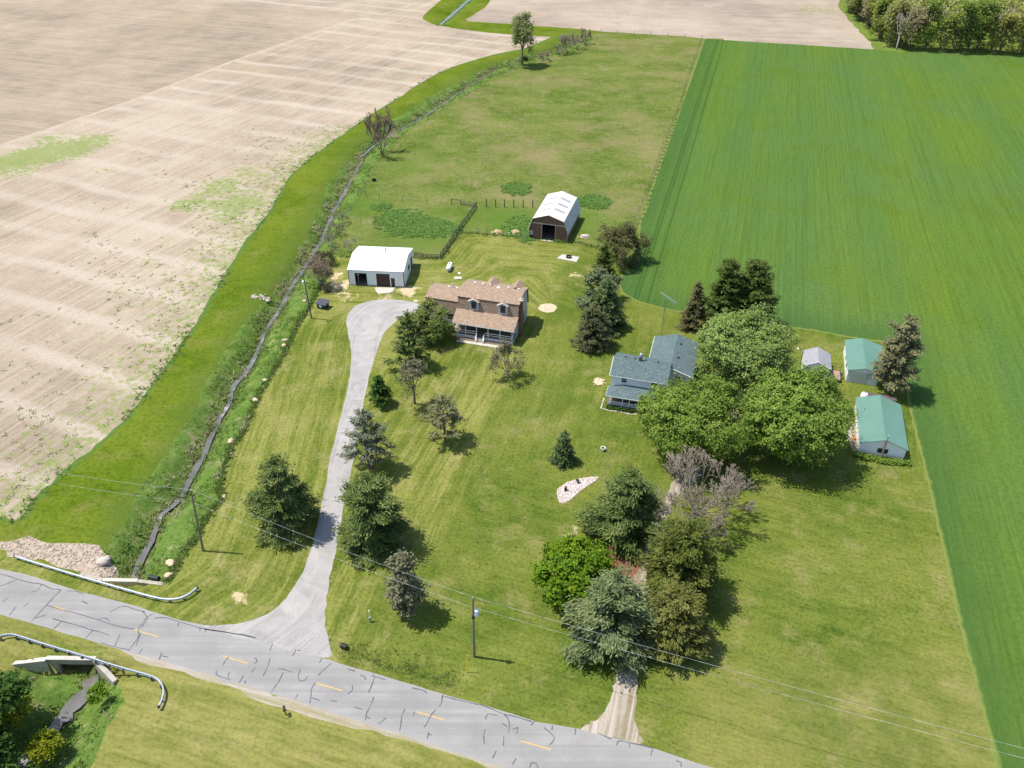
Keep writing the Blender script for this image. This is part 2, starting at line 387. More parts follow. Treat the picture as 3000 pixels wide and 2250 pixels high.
WIRE = plain('bare_wire', (.62, .62, .60), .5, .05)

L_MAPLE = leaf('maple_leaves', (0.105, 0.185, 0.026), (0.2, 0.285, 0.048), (0.3, 0.37, 0.09), 0.42)
L_BRIGHT = leaf('bright_maple_leaves', (.070, .140, .012), (.120, .215, .014), (.200, .270, .016), .3)
L_PINE = leaf('pine_needles', (0.038, 0.07, 0.02), (0.095, 0.132, 0.036), (0.18, 0.215, 0.066), 0.1)
L_BLUEPINE = leaf('blue_green_needles', (0.062, 0.092, 0.04), (0.135, 0.168, 0.068), (0.215, 0.245, 0.105), 0.1)
L_SPRUCE = leaf('spruce_needles', (0.032, 0.062, 0.014), (0.075, 0.105, 0.022), (0.125, 0.15, 0.036), 0.08)
L_BSPRUCE = leaf('blue_spruce_needles', (0.036, 0.07, 0.026), (0.082, 0.122, 0.042), (0.14, 0.175, 0.062), 0.08)
L_YSPRUCE = leaf('yellowed_spruce_needles', (.035, .040, .020), (.105, .100, .040), (.20, .175, .070), .08)
L_CEDAR = leaf('cedar_foliage', (0.05, 0.066, 0.012), (0.088, 0.108, 0.021), (0.135, 0.155, 0.034), 0.08)
L_JUNIPER = leaf('brownish_cedar_foliage', (0.068, 0.08, 0.016), (0.118, 0.127, 0.03), (0.178, 0.178, 0.048), 0.08)
L_OLIVE = leaf('olive_leaves', (0.085, 0.125, 0.028), (0.145, 0.185, 0.046), (0.205, 0.235, 0.072), 0.3)
L_SPARSE = leaf('sparse_dull_leaves', (0.105, 0.11, 0.062), (0.165, 0.165, 0.095), (0.225, 0.215, 0.135), 0.25)
L_SPINE = leaf('thin_pine_needles', (0.08, 0.098, 0.058), (0.13, 0.148, 0.09), (0.19, 0.2, 0.13), 0.1)
L_BROWNPINE = leaf('browning_needles', (0.105, 0.105, 0.048), (0.168, 0.166, 0.08), (0.225, 0.218, 0.11), 0.1)
L_GREY = leaf('grey_green_leaves', (0.095, 0.13, 0.055), (0.15, 0.185, 0.085), (0.205, 0.235, 0.12), 0.2)
L_POPLAR = leaf('pale_poplar_leaves', (0.2, 0.25, 0.09), (0.27, 0.31, 0.12), (0.33, 0.36, 0.15), 0.4)
L_WOOD = leaf('woodland_leaves', (0.29, 0.28, 0.14), (0.34, 0.36, 0.11), (0.42, 0.42, 0.13), 0.5)
L_YELLOW = leaf('yellow_bush_leaves', (0.11, 0.155, 0.012), (0.19, 0.22, 0.014), (0.27, 0.27, 0.018), 0.3)
L_DARK = leaf('dark_leaves', (.022, .055, .012), (.040, .085, .016), (.075, .130, .020), .15)
L_WEED = leaf('weed_leaves', (0.11, 0.215, 0.05), (0.155, 0.275, 0.062), (0.21, 0.33, 0.085), 0.4)
L_TALL = leaf('tall_grass_blades', (0.5, 0.42, 0.28), (0.19, 0.265, 0.06), (0.125, 0.215, 0.045), 0.4)
L_REED = leaf('dry_reed_blades', (0.42, 0.34, 0.23), (0.26, 0.23, 0.11), (0.13, 0.17, 0.05), 0.15)
L_TWIG = leaf('fine_twigs', (0.15, 0.126, 0.092), (0.215, 0.185, 0.14), (0.29, 0.255, 0.2), 0)

# ------------------------------------------------------------ terrain: one triangulated sheet, split into its surfaces
CREEK = G2([(392, 1697), (401, 1657), (423, 1618), (445, 1574), (459, 1538), (467, 1506), (499, 1484), (521, 1462), (542, 1430), (561, 1391), (601, 1319), (628, 1256), (651, 1211), (674, 1179), (680, 1134), (705, 1107), (732, 1075), (750, 1034), (769, 985), (787, 948), (818, 908), (836, 871), (859, 831), (885, 795), (922, 733), (941, 703), (957, 663), (970, 633), (989, 595), (1008, 565), (1027, 533), (1036, 508), (1052, 484), (1063, 460), (1090, 432), (1167, 384), (1249, 339), (1316, 294), (1375, 253), (1416, 231), (1452, 208), (1520, 190), (1583, 167), (1642, 149), (1700, 125)], -1.4)
CREEK_S = G2([(262, 1985), (271, 2006), (250, 2030), (223, 2058), (196, 2091), (169, 2121), (136, 2157), (90, 2215), (20, 2300), (-120, 2420)], -2.1)
CREEK_N = G2([(1290, 74), (1312, 54), (1334, 36), (1355, 17), (1375, 0), (1400, -22)], -1)
SWALE = G2([(1012, 1893), (1060, 1912), (1120, 1930), (1200, 1950), (1270, 1972), (1330, 1990)])
ROAD_N = [(-420, 1545), (-200, 1608), (0, 1668), (83, 1683), (174, 1715), (275, 1744), (391, 1773), (470, 1798), (543, 1821), (650, 1853), (800, 1895), (983, 1925 + 13), (1052, 1961), (1142, 1986), (1287, 2030), (1400, 2060), (1545, 2106), (1664, 2131), (1760, 2152), (1917, 2192), (2015, 2227), (2083, 2248), (2400, 2345), (3000, 2520)]
ROAD_S = [(-420, 1665), (-200, 1740), (0, 1801), (102, 1828), (271, 1880), (407, 1919), (543, 1955), (640, 1988), (727, 2012), (889, 2060), (1070, 2118), (1215, 2164), (1400, 2225), (1480, 2250), (1900, 2385), (2600, 2600)]
def ext(L, d0, d1):
    a = L[0] + (L[0] - L[3]) / np.linalg.norm(L[0] - L[3]) * d0; b = L[-1] + (L[-1] - L[-4]) / np.linalg.norm(L[-1] - L[-4]) * d1
    return np.vstack([a, L, b])
RN = G2(ROAD_N); RS = G2(ROAD_S)
RNx = ext(smooth(RN, 1), 700, 700); RSx = ext(smooth(RS, 1), 700, 700)
WHEAT_W = [(2063, 113), (2009, 271), (1905, 560), (1894, 600), (1872, 657), (1869, 695), (1842, 760), (1822, 800), (1811, 834), (1821, 860), (1872, 885), (1945, 905), (2050, 925), (2279, 954), (2387, 969), (2477, 987), (2546, 997), (2628, 1008)]
WHEAT_E = [(2628, 1008), (2659, 1168), (2674, 1240), (2713, 1397), (2771, 1650), (2811, 1824), (2869, 2055), (2909, 2200), (2922, 2250), (3010, 2580)]
FIELD_E = [(-260, 1500), (0, 1506), (65, 1524), (87, 1469), (140, 1425), (181, 1382), (289, 1301), (375, 1215), (452, 1116), (529, 1012), (592, 917), (655, 808), (714, 709), (759, 662), (805, 592), (850, 511), (904, 466), (1000, 396), (1068, 348), (1154, 294), (1226, 244), (1307, 203), (1384, 176), (1470, 154), (1543, 140), (1583, 122), (1615, 108)]
STRIP_N = [(1615, 108), (1497, 102), (1407, 93), (1316, 81), (1271, 72), (1244, 59), (1237, 50), (1253, 32), (1289, 4), (1325, -30)]
STRIP_E = [(1480, -34), (1460, -14), (1436, 0), (1420, 23), (1366, 56), (1375, 63), (1497, 70), (1678, 84), (1768, 93), (1850, 97)]
BANK_E = [(480, 1708), (506, 1690), (535, 1618), (553, 1600), (579, 1571), (593, 1538), (622, 1495), (651, 1462), (643, 1422), (651, 1379), (665, 1350), (674, 1319), (710, 1269), (741, 1197), (768, 1143), (809, 1075), (845, 1012), (868, 957), (900, 908), (927, 862), (960, 800), (975, 760), (985, 700), (1000, 660), (1026, 622), (1037, 598), (1060, 550), (1078, 520), (1100, 475), (1130, 440), (1194, 385), (1321, 300), (1386, 268), (1445, 226), (1520, 197), (1600, 172), (1680, 150), (1740, 112)]
BANK_W = [(1720, 102), (1640, 135), (1583, 150), (1511, 172), (1430, 194), (1362, 235), (1280, 271), (1194, 325), (1135, 360), (1060, 420), (1025, 460), (981, 517), (943, 579), (908, 671), (872, 740), (805, 844), (723, 935), (655, 1034), (610, 1102), (574, 1192), (497, 1319), (470, 1368), (409, 1422), (372, 1531), (315, 1589), (300, 1640), (290, 1688)]
BANK_S = [(283, 1938), (335, 1988), (345, 2005), (352, 2050), (347, 2070), (322, 2120), (296, 2180), (265, 2248), (180, 2420), (-500, 2560), (-260, 2150), (-60, 2000), (30, 1955), (70, 1943), (136, 1936)]
LAWN_N = [(975, 752), (1000, 752), (1214, 757), (1291, 757), (1350, 681), (1491, 693), (1552, 699), (1661, 707), (1700, 712), (1741, 723), (1790, 745), (1835, 775), (1822, 800)]
DRIVE = [(543, 1821), (600, 1834), (708, 1827), (774, 1805), (824, 1769), (860, 1722), (900, 1650), (924, 1566), (953, 1425), (967, 1342), (989, 1251), (1011, 1175), (1026, 1107), (1032, 1028), (1016, 965), (1013, 927), (1038, 895), (1089, 879), (1152, 875), (1231, 888), (1238, 906), (1184, 924), (1137, 958), (1114, 996), (1095, 1053), (1073, 1139), (1058, 1222), (1033, 1367), (1012, 1460), (995, 1560), (972, 1660), (958, 1740), (949, 1823), (962, 1885), (983, 1938), (800, 1897), (650, 1854)]
LANE = [(1690, 2134), (1720, 2124), (1757, 2104), (1786, 2058), (1801, 2004), (1816, 1939), (1823, 1880), (1822, 1780), (1830, 1700), (1845, 1650), (1880, 1590), (1938, 1530), (1945, 1470), (1968, 1410), (2050, 1330), (2120, 1220), (2165, 1140), (2240, 1120), (2360, 1125), (2450, 1160), (2510, 1250), (2520, 1320), (2500, 1330), (2480, 1270), (2420, 1190), (2340, 1160), (2260, 1165), (2215, 1210), (2130, 1300), (2060, 1400), (1978, 1450), (1955, 1520), (1915, 1600), (1895, 1680), (1885, 1780), (1880, 1880), (1868, 1997), (1860, 2084), (1868, 2150), (1895, 2187), (1760, 2154)]
SHOULD = [(360, 1905), (430, 1912), (560, 1950), (640, 1980), (727, 2005), (889, 2053), (1070, 2112), (1215, 2158), (1400, 2218), (1480, 2245), (1600, 2290), (1480, 2262), (1300, 2200), (1130, 2152), (1000, 2122), (880, 2092), (760, 2050), (640, 2003), (560, 1985), (450, 1952), (380, 1928)]
RIPRAP = [(-60, 1584), (60, 1576), (130, 1583), (230, 1592), (300, 1602), (330, 1640), (345, 1692), (290, 1690), (225, 1676), (150, 1652), (40, 1622), (-60, 1600)]
MULCH = [(1785, 1600), (1850, 1590), (1890, 1620), (1870, 1680), (1850, 1700), (1800, 1690), (1780, 1640)]
NWF = [(-900, 760), (-300, 540), (0, 427), (389, 294), (678, 181), (1000, 68), (1066, 50), (1000, 37), (583, 0), (300, -30), (-1200, -60)]
NEF = [(1480, -34), (1460, -14), (1436, 0), (1420, 23), (1366, 56), (1375, 63), (1497, 70), (1678, 84), (1768, 93), (2000, 106), (2226, 124), (2452, 138), (2561, 145), (2533, 104), (2488, 59), (2456, 23), (2461, 0), (2472, -40)]
WOODS = [(2561, 145), (2533, 104), (2488, 59), (2456, 23), (2461, 0), (2472, -70), (4200, -70), (4000, 225), (3000, 165), (2640, 152)]

TRK = G2([(-300, 540), (0, 427), (389, 294), (678, 181), (1000, 68), (1040, 56)]); TRN = np.gradient(TRK, axis=0); TRN = np.stack([-TRN[:, 1], TRN[:, 0]], 1) / np.linalg.norm(TRN, axis=1)[:, None]
def circ(c, rx, ry, n=20): return [(c[0] + rx * cos(2 * pi * i / n), c[1] + ry * sin(2 * pi * i / n)) for i in range(n)]
cl = lambda pts: np.vstack([pts, pts[:1]])
SE = G2(STRIP_E); FE = smooth(G2(FIELD_E), 1)
REG = [  # name, material, closed polygon (world), jitter; earlier wins
    ('road', 'asphalt', np.vstack([RNx, RSx[::-1]]), .05),
    ('gravel_shoulder', 'shoulder', smooth(cl(G2(SHOULD)), 1)[:-1], .18),
    ('driveway', 'gravel', smooth(cl(G2(DRIVE)), 2)[:-1], .07),
    ('mulch_bed', 'mulch', smooth(cl(G2(MULCH)), 2)[:-1], .12),
    ('gravel_lane', 'lane', smooth(cl(G2(LANE)), 2)[:-1], .1),
    ('bare_earth', 'sand', cl(G2(circ((1604, 902), 28, 13)))[:-1], .08),
    ('rubble_slope', 'riprap_floor', smooth(cl(G2(RIPRAP)), 1)[:-1], .3),
    ('creek_bank', 'bank', np.vstack([smooth(G2(BANK_E), 1), smooth(G2(BANK_W), 1)]), .22),
    ('creek_bank', 'bank', smooth(cl(G2(BANK_S)), 1)[:-1], .2),
    ('creek_bank', 'bank', G2([(1276, 76), (1290, 56), (1325, 27), (1362, -6), (1385, -26), (1412, -26), (1385, 0), (1345, 37), (1305, 76)]), .3),
    ('crop_field', 'crop', np.vstack([resample(G2(WHEAT_W)), G2(WHEAT_E), G2([(4500, 2580)]), [[600, 60], [900, 200]], G2([(3900, 220), (3000, 165), (2640, 152), (2561, 145), (2452, 138), (2226, 124)])]), .12),
    ('lawn', 'lawn', np.vstack([G2([(-900, 1500), (0, 1612), (225, 1676), (392, 1697)]), CREEK[1:25], G2(LAWN_N), G2([(1900, 780), (2300, 900), (2750, 960), (3000, 1400), (3200, 2300)]), [[110, 10], [200, -120], [-300, -120], [-300, 40]]]), .1),
    ('pasture', 'pasture', np.vstack([G2([(870, 800), (1040, 455), (1090, 432), (1316, 294), (1452, 208), (1642, 149), (1745, 97), (1768, 93), (2000, 106), (2063, 113)]), G2([(2120, 113), (2060, 300), (1960, 560), (1940, 740)]), G2([(1822, 800), (1600, 900), (1200, 900)])]), .15),
    ('grass_strip', 'strip', np.vstack([[[-200, 98]], FE, smooth(G2(STRIP_N), 1)[1:], SE, G2([(1900, 300), (1100, 900), (300, 1720), (-300, 1720)])]), .2),
    ('field_track', 'track', np.vstack([TRK + TRN * .95, (TRK - TRN * .95)[::-1]]), .12),
    ('woodland_floor', 'wood_floor', G2(WOODS), .5),
    ('stubble_field', 'stubble', np.vstack([G2(NWF)]), .1),
    ('far_field', 'farsoil', np.vstack([G2(NEF)]), .1),
]
HEADW = G2([(66, 1940), (136, 1934), (280, 1936)])             # line of the south head wall
hw_a, hw_b = G(136, 1934)[:2], G(280, 1936)[:2]
hw_d = (hw_b - hw_a) / np.linalg.norm(hw_b - hw_a); hw_n = np.array([hw_d[1], -hw_d[0]])  # points south
if hw_n[1] > 0: hw_n = -hw_n
POOL = G2([(160, 1966), (262, 1988)], -2.1)
nw_a, nw_b = G(302, 1700)[:2], G(478, 1711)[:2]; nw_d = (nw_b - nw_a) / np.linalg.norm(nw_b - nw_a); nw_n = np.array([nw_d[1], -nw_d[0]])
def height(P):
    dN = dist_poly(P, CREEK); far = np.clip((P[:, 1] - 70) / 260, 0, 1)
    hwid = 4.6 - 1.6 * far; dep = 1.95 - .55 * far
    t = np.clip(1 - dN / hwid, 0, 1); z = -dep * np.clip(t * t * (3 - 2 * t) * 1.05, 0, 1)
    back_n = (P - nw_a) @ nw_n
    z = np.where(back_n > .22, 0, z)
    dS = np.minimum(dist_poly(P, CREEK_S), dist_poly(P, POOL) + .2); t = np.clip(1 - (dS - 1.0) / 6.0, 0, 1); zs = -2.45 * t * t * (3 - 2 * t)
    back = (P - hw_a) @ hw_n
    along = (P - hw_a) @ hw_d
    tun = (back > -1.35) & (along > 0.4) & (along < np.linalg.norm(hw_b - hw_a) - .2)
    zs = np.where((back > .15), zs, np.where(tun, -2.45, 0))
    z = np.minimum(z, zs)
    t = np.clip(1 - dist_poly(P, CREEK_N) / 5, 0, 1); z = np.minimum(z, -1.2 * t * t * (3 - 2 * t))
    t = np.clip(1 - dist_poly(P, SWALE) / 2.6, 0, 1); z = np.minimum(z, -.65 * t * t * (3 - 2 * t))
    z = z + np.where(z < -.15, .10 * np.sin(P[:, 0] * 2.1 + 1.3 * np.sin(P[:, 1] * 1.7)) * np.sin(P[:, 1] * 1.9), 0)
    return z

pts = []; edges = []
def add_line(L, closed):
    n0 = len(pts); pts.extend(L.tolist()); n = len(L)
    edges.extend([(n0 + i, n0 + i + 1) for i in range(n - 1)])
    if closed: edges.append((n0 + n - 1, n0))
lines_cache = []
BIG = 3000.0
add_line(np.array([[-BIG, -600], [BIG, -600], [BIG, 3500], [-BIG, 3500]]), True)
polys = []
for name, mat, poly, amp in REG:
    L = resample(cl(poly), amp)[:-1]
    polys.append(L); add_line(L, True)
def scatter(x0, x1, y0, y1, s, test=None):
    xs = np.arange(x0, x1, s); ys = np.arange(y0, y1, s); X, Y = np.meshgrid(xs, ys)
    P = np.stack([X.ravel(), Y.ravel()], 1) + rng.uniform(-.35 * s, .35 * s, (X.size, 2))
    if test is not None: P = P[test(P)]
    pts.extend(P.tolist())
near_creek = lambda P, r: (dist_poly(P, CREEK) < r) | (dist_poly(P, CREEK_S) < r + 2.5) | (dist_poly(P, CREEK_N) < r) | (dist_poly(P, SWALE) < 3)
scatter(-75, 45, 30, 170, .85, lambda P: near_creek(P, 5.2))
scatter(-75, 60, 170, 480, 1.5, lambda P: near_creek(P, 5.0))
scatter(-57, -42, 66, 71, .45, lambda P: np.abs((P - nw_a) @ nw_n) < 1.2)
scatter(-30, 110, 40, 400, .9, lambda P: dist_poly(P, np.vstack([G2(WHEAT_W), G2(WHEAT_E)])) < 1.7)
scatter(-75, 20, 60, 330, 1.2, lambda P: (dist_poly(P, FE) < 2.6))
scatter(-60, -44, 50, 68, .45, lambda P: (np.abs((P - hw_a) @ hw_n) < 4.0) & (np.abs((P - (hw_a + hw_b) / 2) @ hw_d) < 6))
scatter(-75, 85, 30, 200, 2.8, lambda P: ~near_creek(P, 5.2))
scatter(-130, 120, 200, 300, 6, lambda P: ~near_creek(P, 5.2))
scatter(-180, -75, 60, 300, 3.6)
scatter(85, 150, 30, 200, 7)
scatter(-320, 320, 300, 520, 12)
scatter(-1200, 1200, -300, 1500, 120, lambda P: (np.abs(P[:, 0]) > 330) | (P[:, 1] < 20) | (P[:, 1] > 530))
tv, _, tf, _, _, _ = geometry.delaunay_2d_cdt([Vector(p) for p in pts], edges, [], 0, 1e-4)
TP = np.array([(v[0], v[1]) for v in tv]); TF = np.array([f for f in tf if len(f) == 3], int)
a, b, c = TP[TF[:, 0]], TP[TF[:, 1]], TP[TF[:, 2]]
fl = ((b[:, 0] - a[:, 0]) * (c[:, 1] - a[:, 1]) - (b[:, 1] - a[:, 1]) * (c[:, 0] - a[:, 0])) < 0
TF[fl] = TF[fl][:, ::-1]
CEN = (a + b + c) / 3
reg = np.full(len(TF), -1)
for k in range(len(REG) - 1, -1, -1): reg[inside(CEN, polys[k])] = k
TZ = height(TP)
# attributes for the surface patterns
drv_mid = smooth(G2([(700, 1890), (860, 1790), (925, 1650), (975, 1480), (1010, 1300), (1040, 1160), (1062, 1050), (1075, 960), (1120, 905), (1230, 898)]), 2)
d_drv = dist_poly(TP, drv_mid)
e_co = TP @ EV; n_co = TP @ NV
nf = dist_poly(TP, G2(LAWN_N)); dc = dist_poly(TP, CREEK)
lw_ = G(1640, 1060)[:2] @ EV
mow = e_co + .6 * np.sin(n_co * .09)
westl = (d_drv < 26) & (e_co < (drv_mid @ EV).max() - 8) & (TP[:, 1] < 140)
side = inside(TP, np.vstack([CREEK[:25], drv_mid[::-1], [[-60, 60]]]))
mow = np.where(side, d_drv, mow)
mow = np.where((TP[:, 1] > 147) & (e_co < 2), nf, mow)
mow = np.where((e_co > lw_ - 4) & (TP[:, 1] < 97), TP @ np.array([sin(RAD(20)), cos(RAD(20))]), mow)
rn_ = TP @ np.array([sin(RAD(17)), cos(RAD(17))]); south = rn_ < float((G(889, 2060)[:2] + G(407, 1919)[:2]) / 2 @ np.array([sin(RAD(17)), cos(RAD(17))])) + 2
mow = np.where(south, rn_ * .7, mow)
dry = np.where(south, .48, 0) + .45 * np.clip((.1 * TP[:, 0] - TP[:, 1] + 62) / 8, 0, 1) * (TP[:, 0] > 20)
lw = np.array([G(1640, 1060)[:2] @ EV])[0]
east = np.clip((e_co - (lw - 8.2) + .8 * np.sin(n_co * .13)) / 2.2, 0, 1) * (~south)
wedge = dist_poly(TP, np.vstack([G2(WHEAT_W), G2(WHEAT_E)]))
fedge = dist_poly(TP, FE)
def blobs(lst):
    r = np.zeros(len(TP))
    for x, y, rad, s in lst:
        q = G(x, y)[:2]; r = np.maximum(r, s * np.exp(-(((TP - q) ** 2).sum(1) / rad ** 2) ** 1.6))
    return r
lawn_blob = blobs([(1685, 805, 2.2, .7), (1725, 800, 1.5, .5), (985, 810, 2.2, .9), (1000, 830, 3, .8), (990, 850, 2.5, .8), (1020, 870, 3.5, .55), (1130, 866, 3, .55), (1200, 852, 3.5, .75), (689, 1738, 1.1, .8), (900, 975, 1.4, .55), (2275, 1075, 2.3, .85), (2520, 1190, 2, .6), (2520, 1260, 2.5, .7), (1330, 1395, 2.5, .35), (2480, 2180, 3, .25), (2640, 1730, 4, .34), (1670, 1560, 2.5, .55), (2610, 1090, 1.5, .5), (440, 1815, 3, .35), (1105, 915, 2, .0)])
crop_strip = (np.abs(dist_poly(TP, G2(WHEAT_E)[1:]) - .5) < .6)
field_weed = np.maximum(blobs([(190, 440, 13, .72), (110, 455, 12, .78), (270, 415, 10, .68), (40, 475, 11, .78), (150, 405, 8, .6), (60, 505, 7, .6), (310, 500, 5, .55), (560, 595, 8, .68), (650, 545, 9, .68), (700, 595, 9, .74), (670, 630, 7, .66), (730, 505, 8, .6), (230, 600, 4, .45), (150, 640, 3, .45), (270, 840, 4, .42), (380, 850, 4.5, .5), (440, 760, 8, .45), (320, 900, 4, .45), (360, 830, 3, .5), (270, 990, 5, .42), (1180, 210, 16, .5), (1330, 145, 14, .42), (1080, 195, 10, .4), (1800, 50, 16, .5), (1950, 58, 10, .42), (2380, 30, 20, .55), (2420, 70, 9, .4), (1050, 50, 14, .38), (1480, 30, 10, .35)]), np.clip(.56 - fedge / 75, 0, .53) * (TP[:, 1] < 260))
past_blob = blobs([(1480, 640, 9, .8), (1250, 690, 12, .6), (1190, 480, 7, .4), (1700, 640, 8, .6), (1060, 600, 7, .7), (1500, 150, 10, .3), (1320, 640, 9, .4)])
AT = {'mow': mow, 'bk': np.ones(len(TP)), 'dry': np.clip(dry, 0, 1), 'east': east, 'blob': np.zeros(len(TP)), 'weed': field_weed, 'edge': np.ones(len(TP)), 'wet': np.clip(1 - np.minimum(dc, dist_poly(TP, CREEK_S)) / 1.3, 0, 1)}
GROUND = {}
for key in list(dict.fromkeys(r[0] for r in REG)) + ['plowed_field']:
    ids = [i for i, r in enumerate(REG) if r[0] == key]
    sel = np.isin(reg, ids) if ids else reg == -1
    if not sel.any(): continue
    f = TF[sel]; used, inv = np.unique(f, return_inverse=True)
    V = np.column_stack([TP[used], TZ[used]])
    at = {k: ('POINT', v[used]) for k, v in AT.items()}
    if key == 'lawn': at['blob'] = ('POINT', lawn_blob[used])
    if key == 'pasture': at['blob'] = ('POINT', past_blob[used])
    if key in ('crop_field',):
        at['edge'] = ('POINT', np.clip(wedge[used] / 1.0, 0, 1))
        hd = dist_poly(TP[used], G2(WHEAT_W)[8:]); m0 = e_co[used]
        at['mow'] = ('POINT', m0); at['bk'] = ('POINT', np.clip(wedge[used] / 11, 0, 1.3))
    if key == 'grass_strip': at['bk'] = ('POINT', np.clip((dc[used] - 4.5) / 6, 0, 1.2))
    if key == 'grass_strip': at['edge'] = ('POINT', np.clip(fedge[used] / 3, 0, 1))
    if key == 'road': at['edge'] = ('POINT', np.clip(np.minimum(dist_poly(TP[used], RN), dist_poly(TP[used], RS)) / 1.2, 0, 1))
    if key == 'gravel_shoulder': at['mow'] = ('POINT', dist_poly(TP[used], RS))
    if key in ('driveway',): at['mow'] = ('POINT', d_drv[used])
    if key in ('gravel_lane',): at['mow'] = ('POINT', e_co[used] * 1.6)
    mname = MT[REG[ids[0]][1]] if ids else MT['soil']
    o = link(key, amesh(key, V, inv.reshape(f.shape), mname, at, True)); tag(o, kind='structure')
    GROUND[key] = o
for nm, x in (('TRAM0', 1945), ('TRAM1', 1954), ('TRAM2', 1980)):
    CROP.N[nm].outputs[0].default_value = float(G(x, 600)[:2] @ EV)
# water ribbons
def ribbon(L, w, z, name, mat, jit=.15):
    L = resample(L, 0, 1.2); t = np.gradient(L, axis=0); t /= np.linalg.norm(t, axis=1)[:, None]; nn = np.stack([-t[:, 1], t[:, 0]], 1)
    i_ = np.arange(len(L)); ww = w * (1 + rng.normal(0, jit, len(L)) + .35 * np.sin(i_ * .31 + 1) * np.sin(i_ * .13)); wz = w * (1 + rng.normal(0, jit, len(L)) + .35 * np.sin(i_ * .27) * np.sin(i_ * .11 + 2))
    A = L + nn * ww[:, None]; B = L - nn * wz[:, None]; n = len(L)
    V = np.vstack([np.column_stack([A, np.full(n, z)]), np.column_stack([B, np.full(n, z)])])
    F = np.array([(n + i, n + i + 1, i + 1, i) for i in range(n - 1)])
    return V, F
WV = []; WF = []; off = 0
for L, w, z in ((CREEK[:26], .45, -1.57), (CREEK[25:34], .5, -1.52), (CREEK[33:], .30, -1.22), (CREEK_S, .9, -2.2), (CREEK_N, .6, -.9)):
    V, F = ribbon(smooth(L, 1), w, z, '', None); WV.append(V); WF.append(F + off); off += len(V)
tag(link('creek_water', amesh('creek_water', np.vstack(WV), np.vstack(WF), MT['water'])), kind='structure')

# road markings and sealed cracks, thin sheets on the asphalt
def strips(lines, w, z, vary=.25):
    VV = []; FF = []; off = 0
    for L in lines:
        L = np.array(L); L = smooth(L, 1) if len(L) > 2 else L
        if len(L) == 2: L = np.array([L[0], L[0] * .5 + L[1] * .5, L[1]])
        t = np.gradient(L, axis=0); t /= np.linalg.norm(t, axis=1)[:, None] + 1e-9; nn = np.stack([-t[:, 1], t[:, 0]], 1)
        ww = w * (1 + rng.uniform(-vary, vary, len(L))); n = len(L)
        VV.append(np.vstack([np.column_stack([L + nn * ww[:, None] / 2, np.full(n, z)]), np.column_stack([L - nn * ww[:, None] / 2, np.full(n, z)])]))
        FF.append(np.array([(n + i, n + i + 1, i + 1, i) for i in range(n - 1)]) + off); off += 2 * n
    return np.vstack(VV), np.vstack(FF)
dash = [((159, 1777), (217, 1796)), ((391, 1845), (463, 1865)), ((652, 1921), (727, 1944)), ((927, 2001), (1004, 2024)), ((1220, 2085), (1302, 2109)), ((1527, 2171), (1615, 2196)), ((-60, 1708), (0, 1727)), ((1830, 2262), (1920, 2288))]
V, F = strips([G2(d) for d in dash], .145, .006, .04)
tag(link('road_marking', amesh('road_marking', V, F, YELLOW)), kind='structure')
CA = [[(0, 915), (60, 930), (140, 960), (250, 990), (335, 995), (420, 1040), (490, 1045)], [(0, 1015), (50, 1000), (140, 960)], [(335, 1000), (310, 1050), (250, 1065)], [(500, 1040), (430, 1110), (370, 1175), (250, 1305)], [(380, 1170), (520, 1212), (640, 1240), (800, 1290), (900, 1325), (1000, 1350), (1090, 1365)], [(280, 1275), (370, 1250)], [(425, 1278), (520, 1305), (640, 1335), (750, 1375), (800, 1382), (880, 1412)], [(500, 1300), (435, 1362)], [(750, 1375), (690, 1440)], [(1240, 1240), (1190, 1265), (1150, 1320), (1120, 1360), (1120, 1390), (1130, 1410), (1100, 1460), (1040, 1540)], [(1160, 1220), (1190, 1265)], [(1200, 1270), (1150, 1345)], [(1140, 1395), (1100, 1500)], [(890, 1228), (960, 1185), (1020, 1175), (1080, 1200), (1170, 1225)], [(1250, 1275), (1340, 1268), (1420, 1295), (1540, 1330), (1620, 1355), (1720, 1372), (1850, 1390), (2070, 1435)], [(820, 1475), (900, 1500), (960, 1515), (1040, 1530)], [(970, 1410), (930, 1500)], [(660, 1137), (715, 1158)], [(70, 1105), (20, 1145)], [(130, 1185), (75, 1250)], [(230, 1150), (190, 1185)], [(550, 1055), (620, 1055), (675, 1078)], [(1155, 1520), (1125, 1565)], [(1310, 1550), (1290, 1610)], [(1310, 1580), (1360, 1590)], [(1450, 1310), (1440, 1340)], [(1620, 1355), (1620, 1380)], [(1665, 1360), (1662, 1385)], [(800, 1285), (850, 1268), (890, 1300)]]
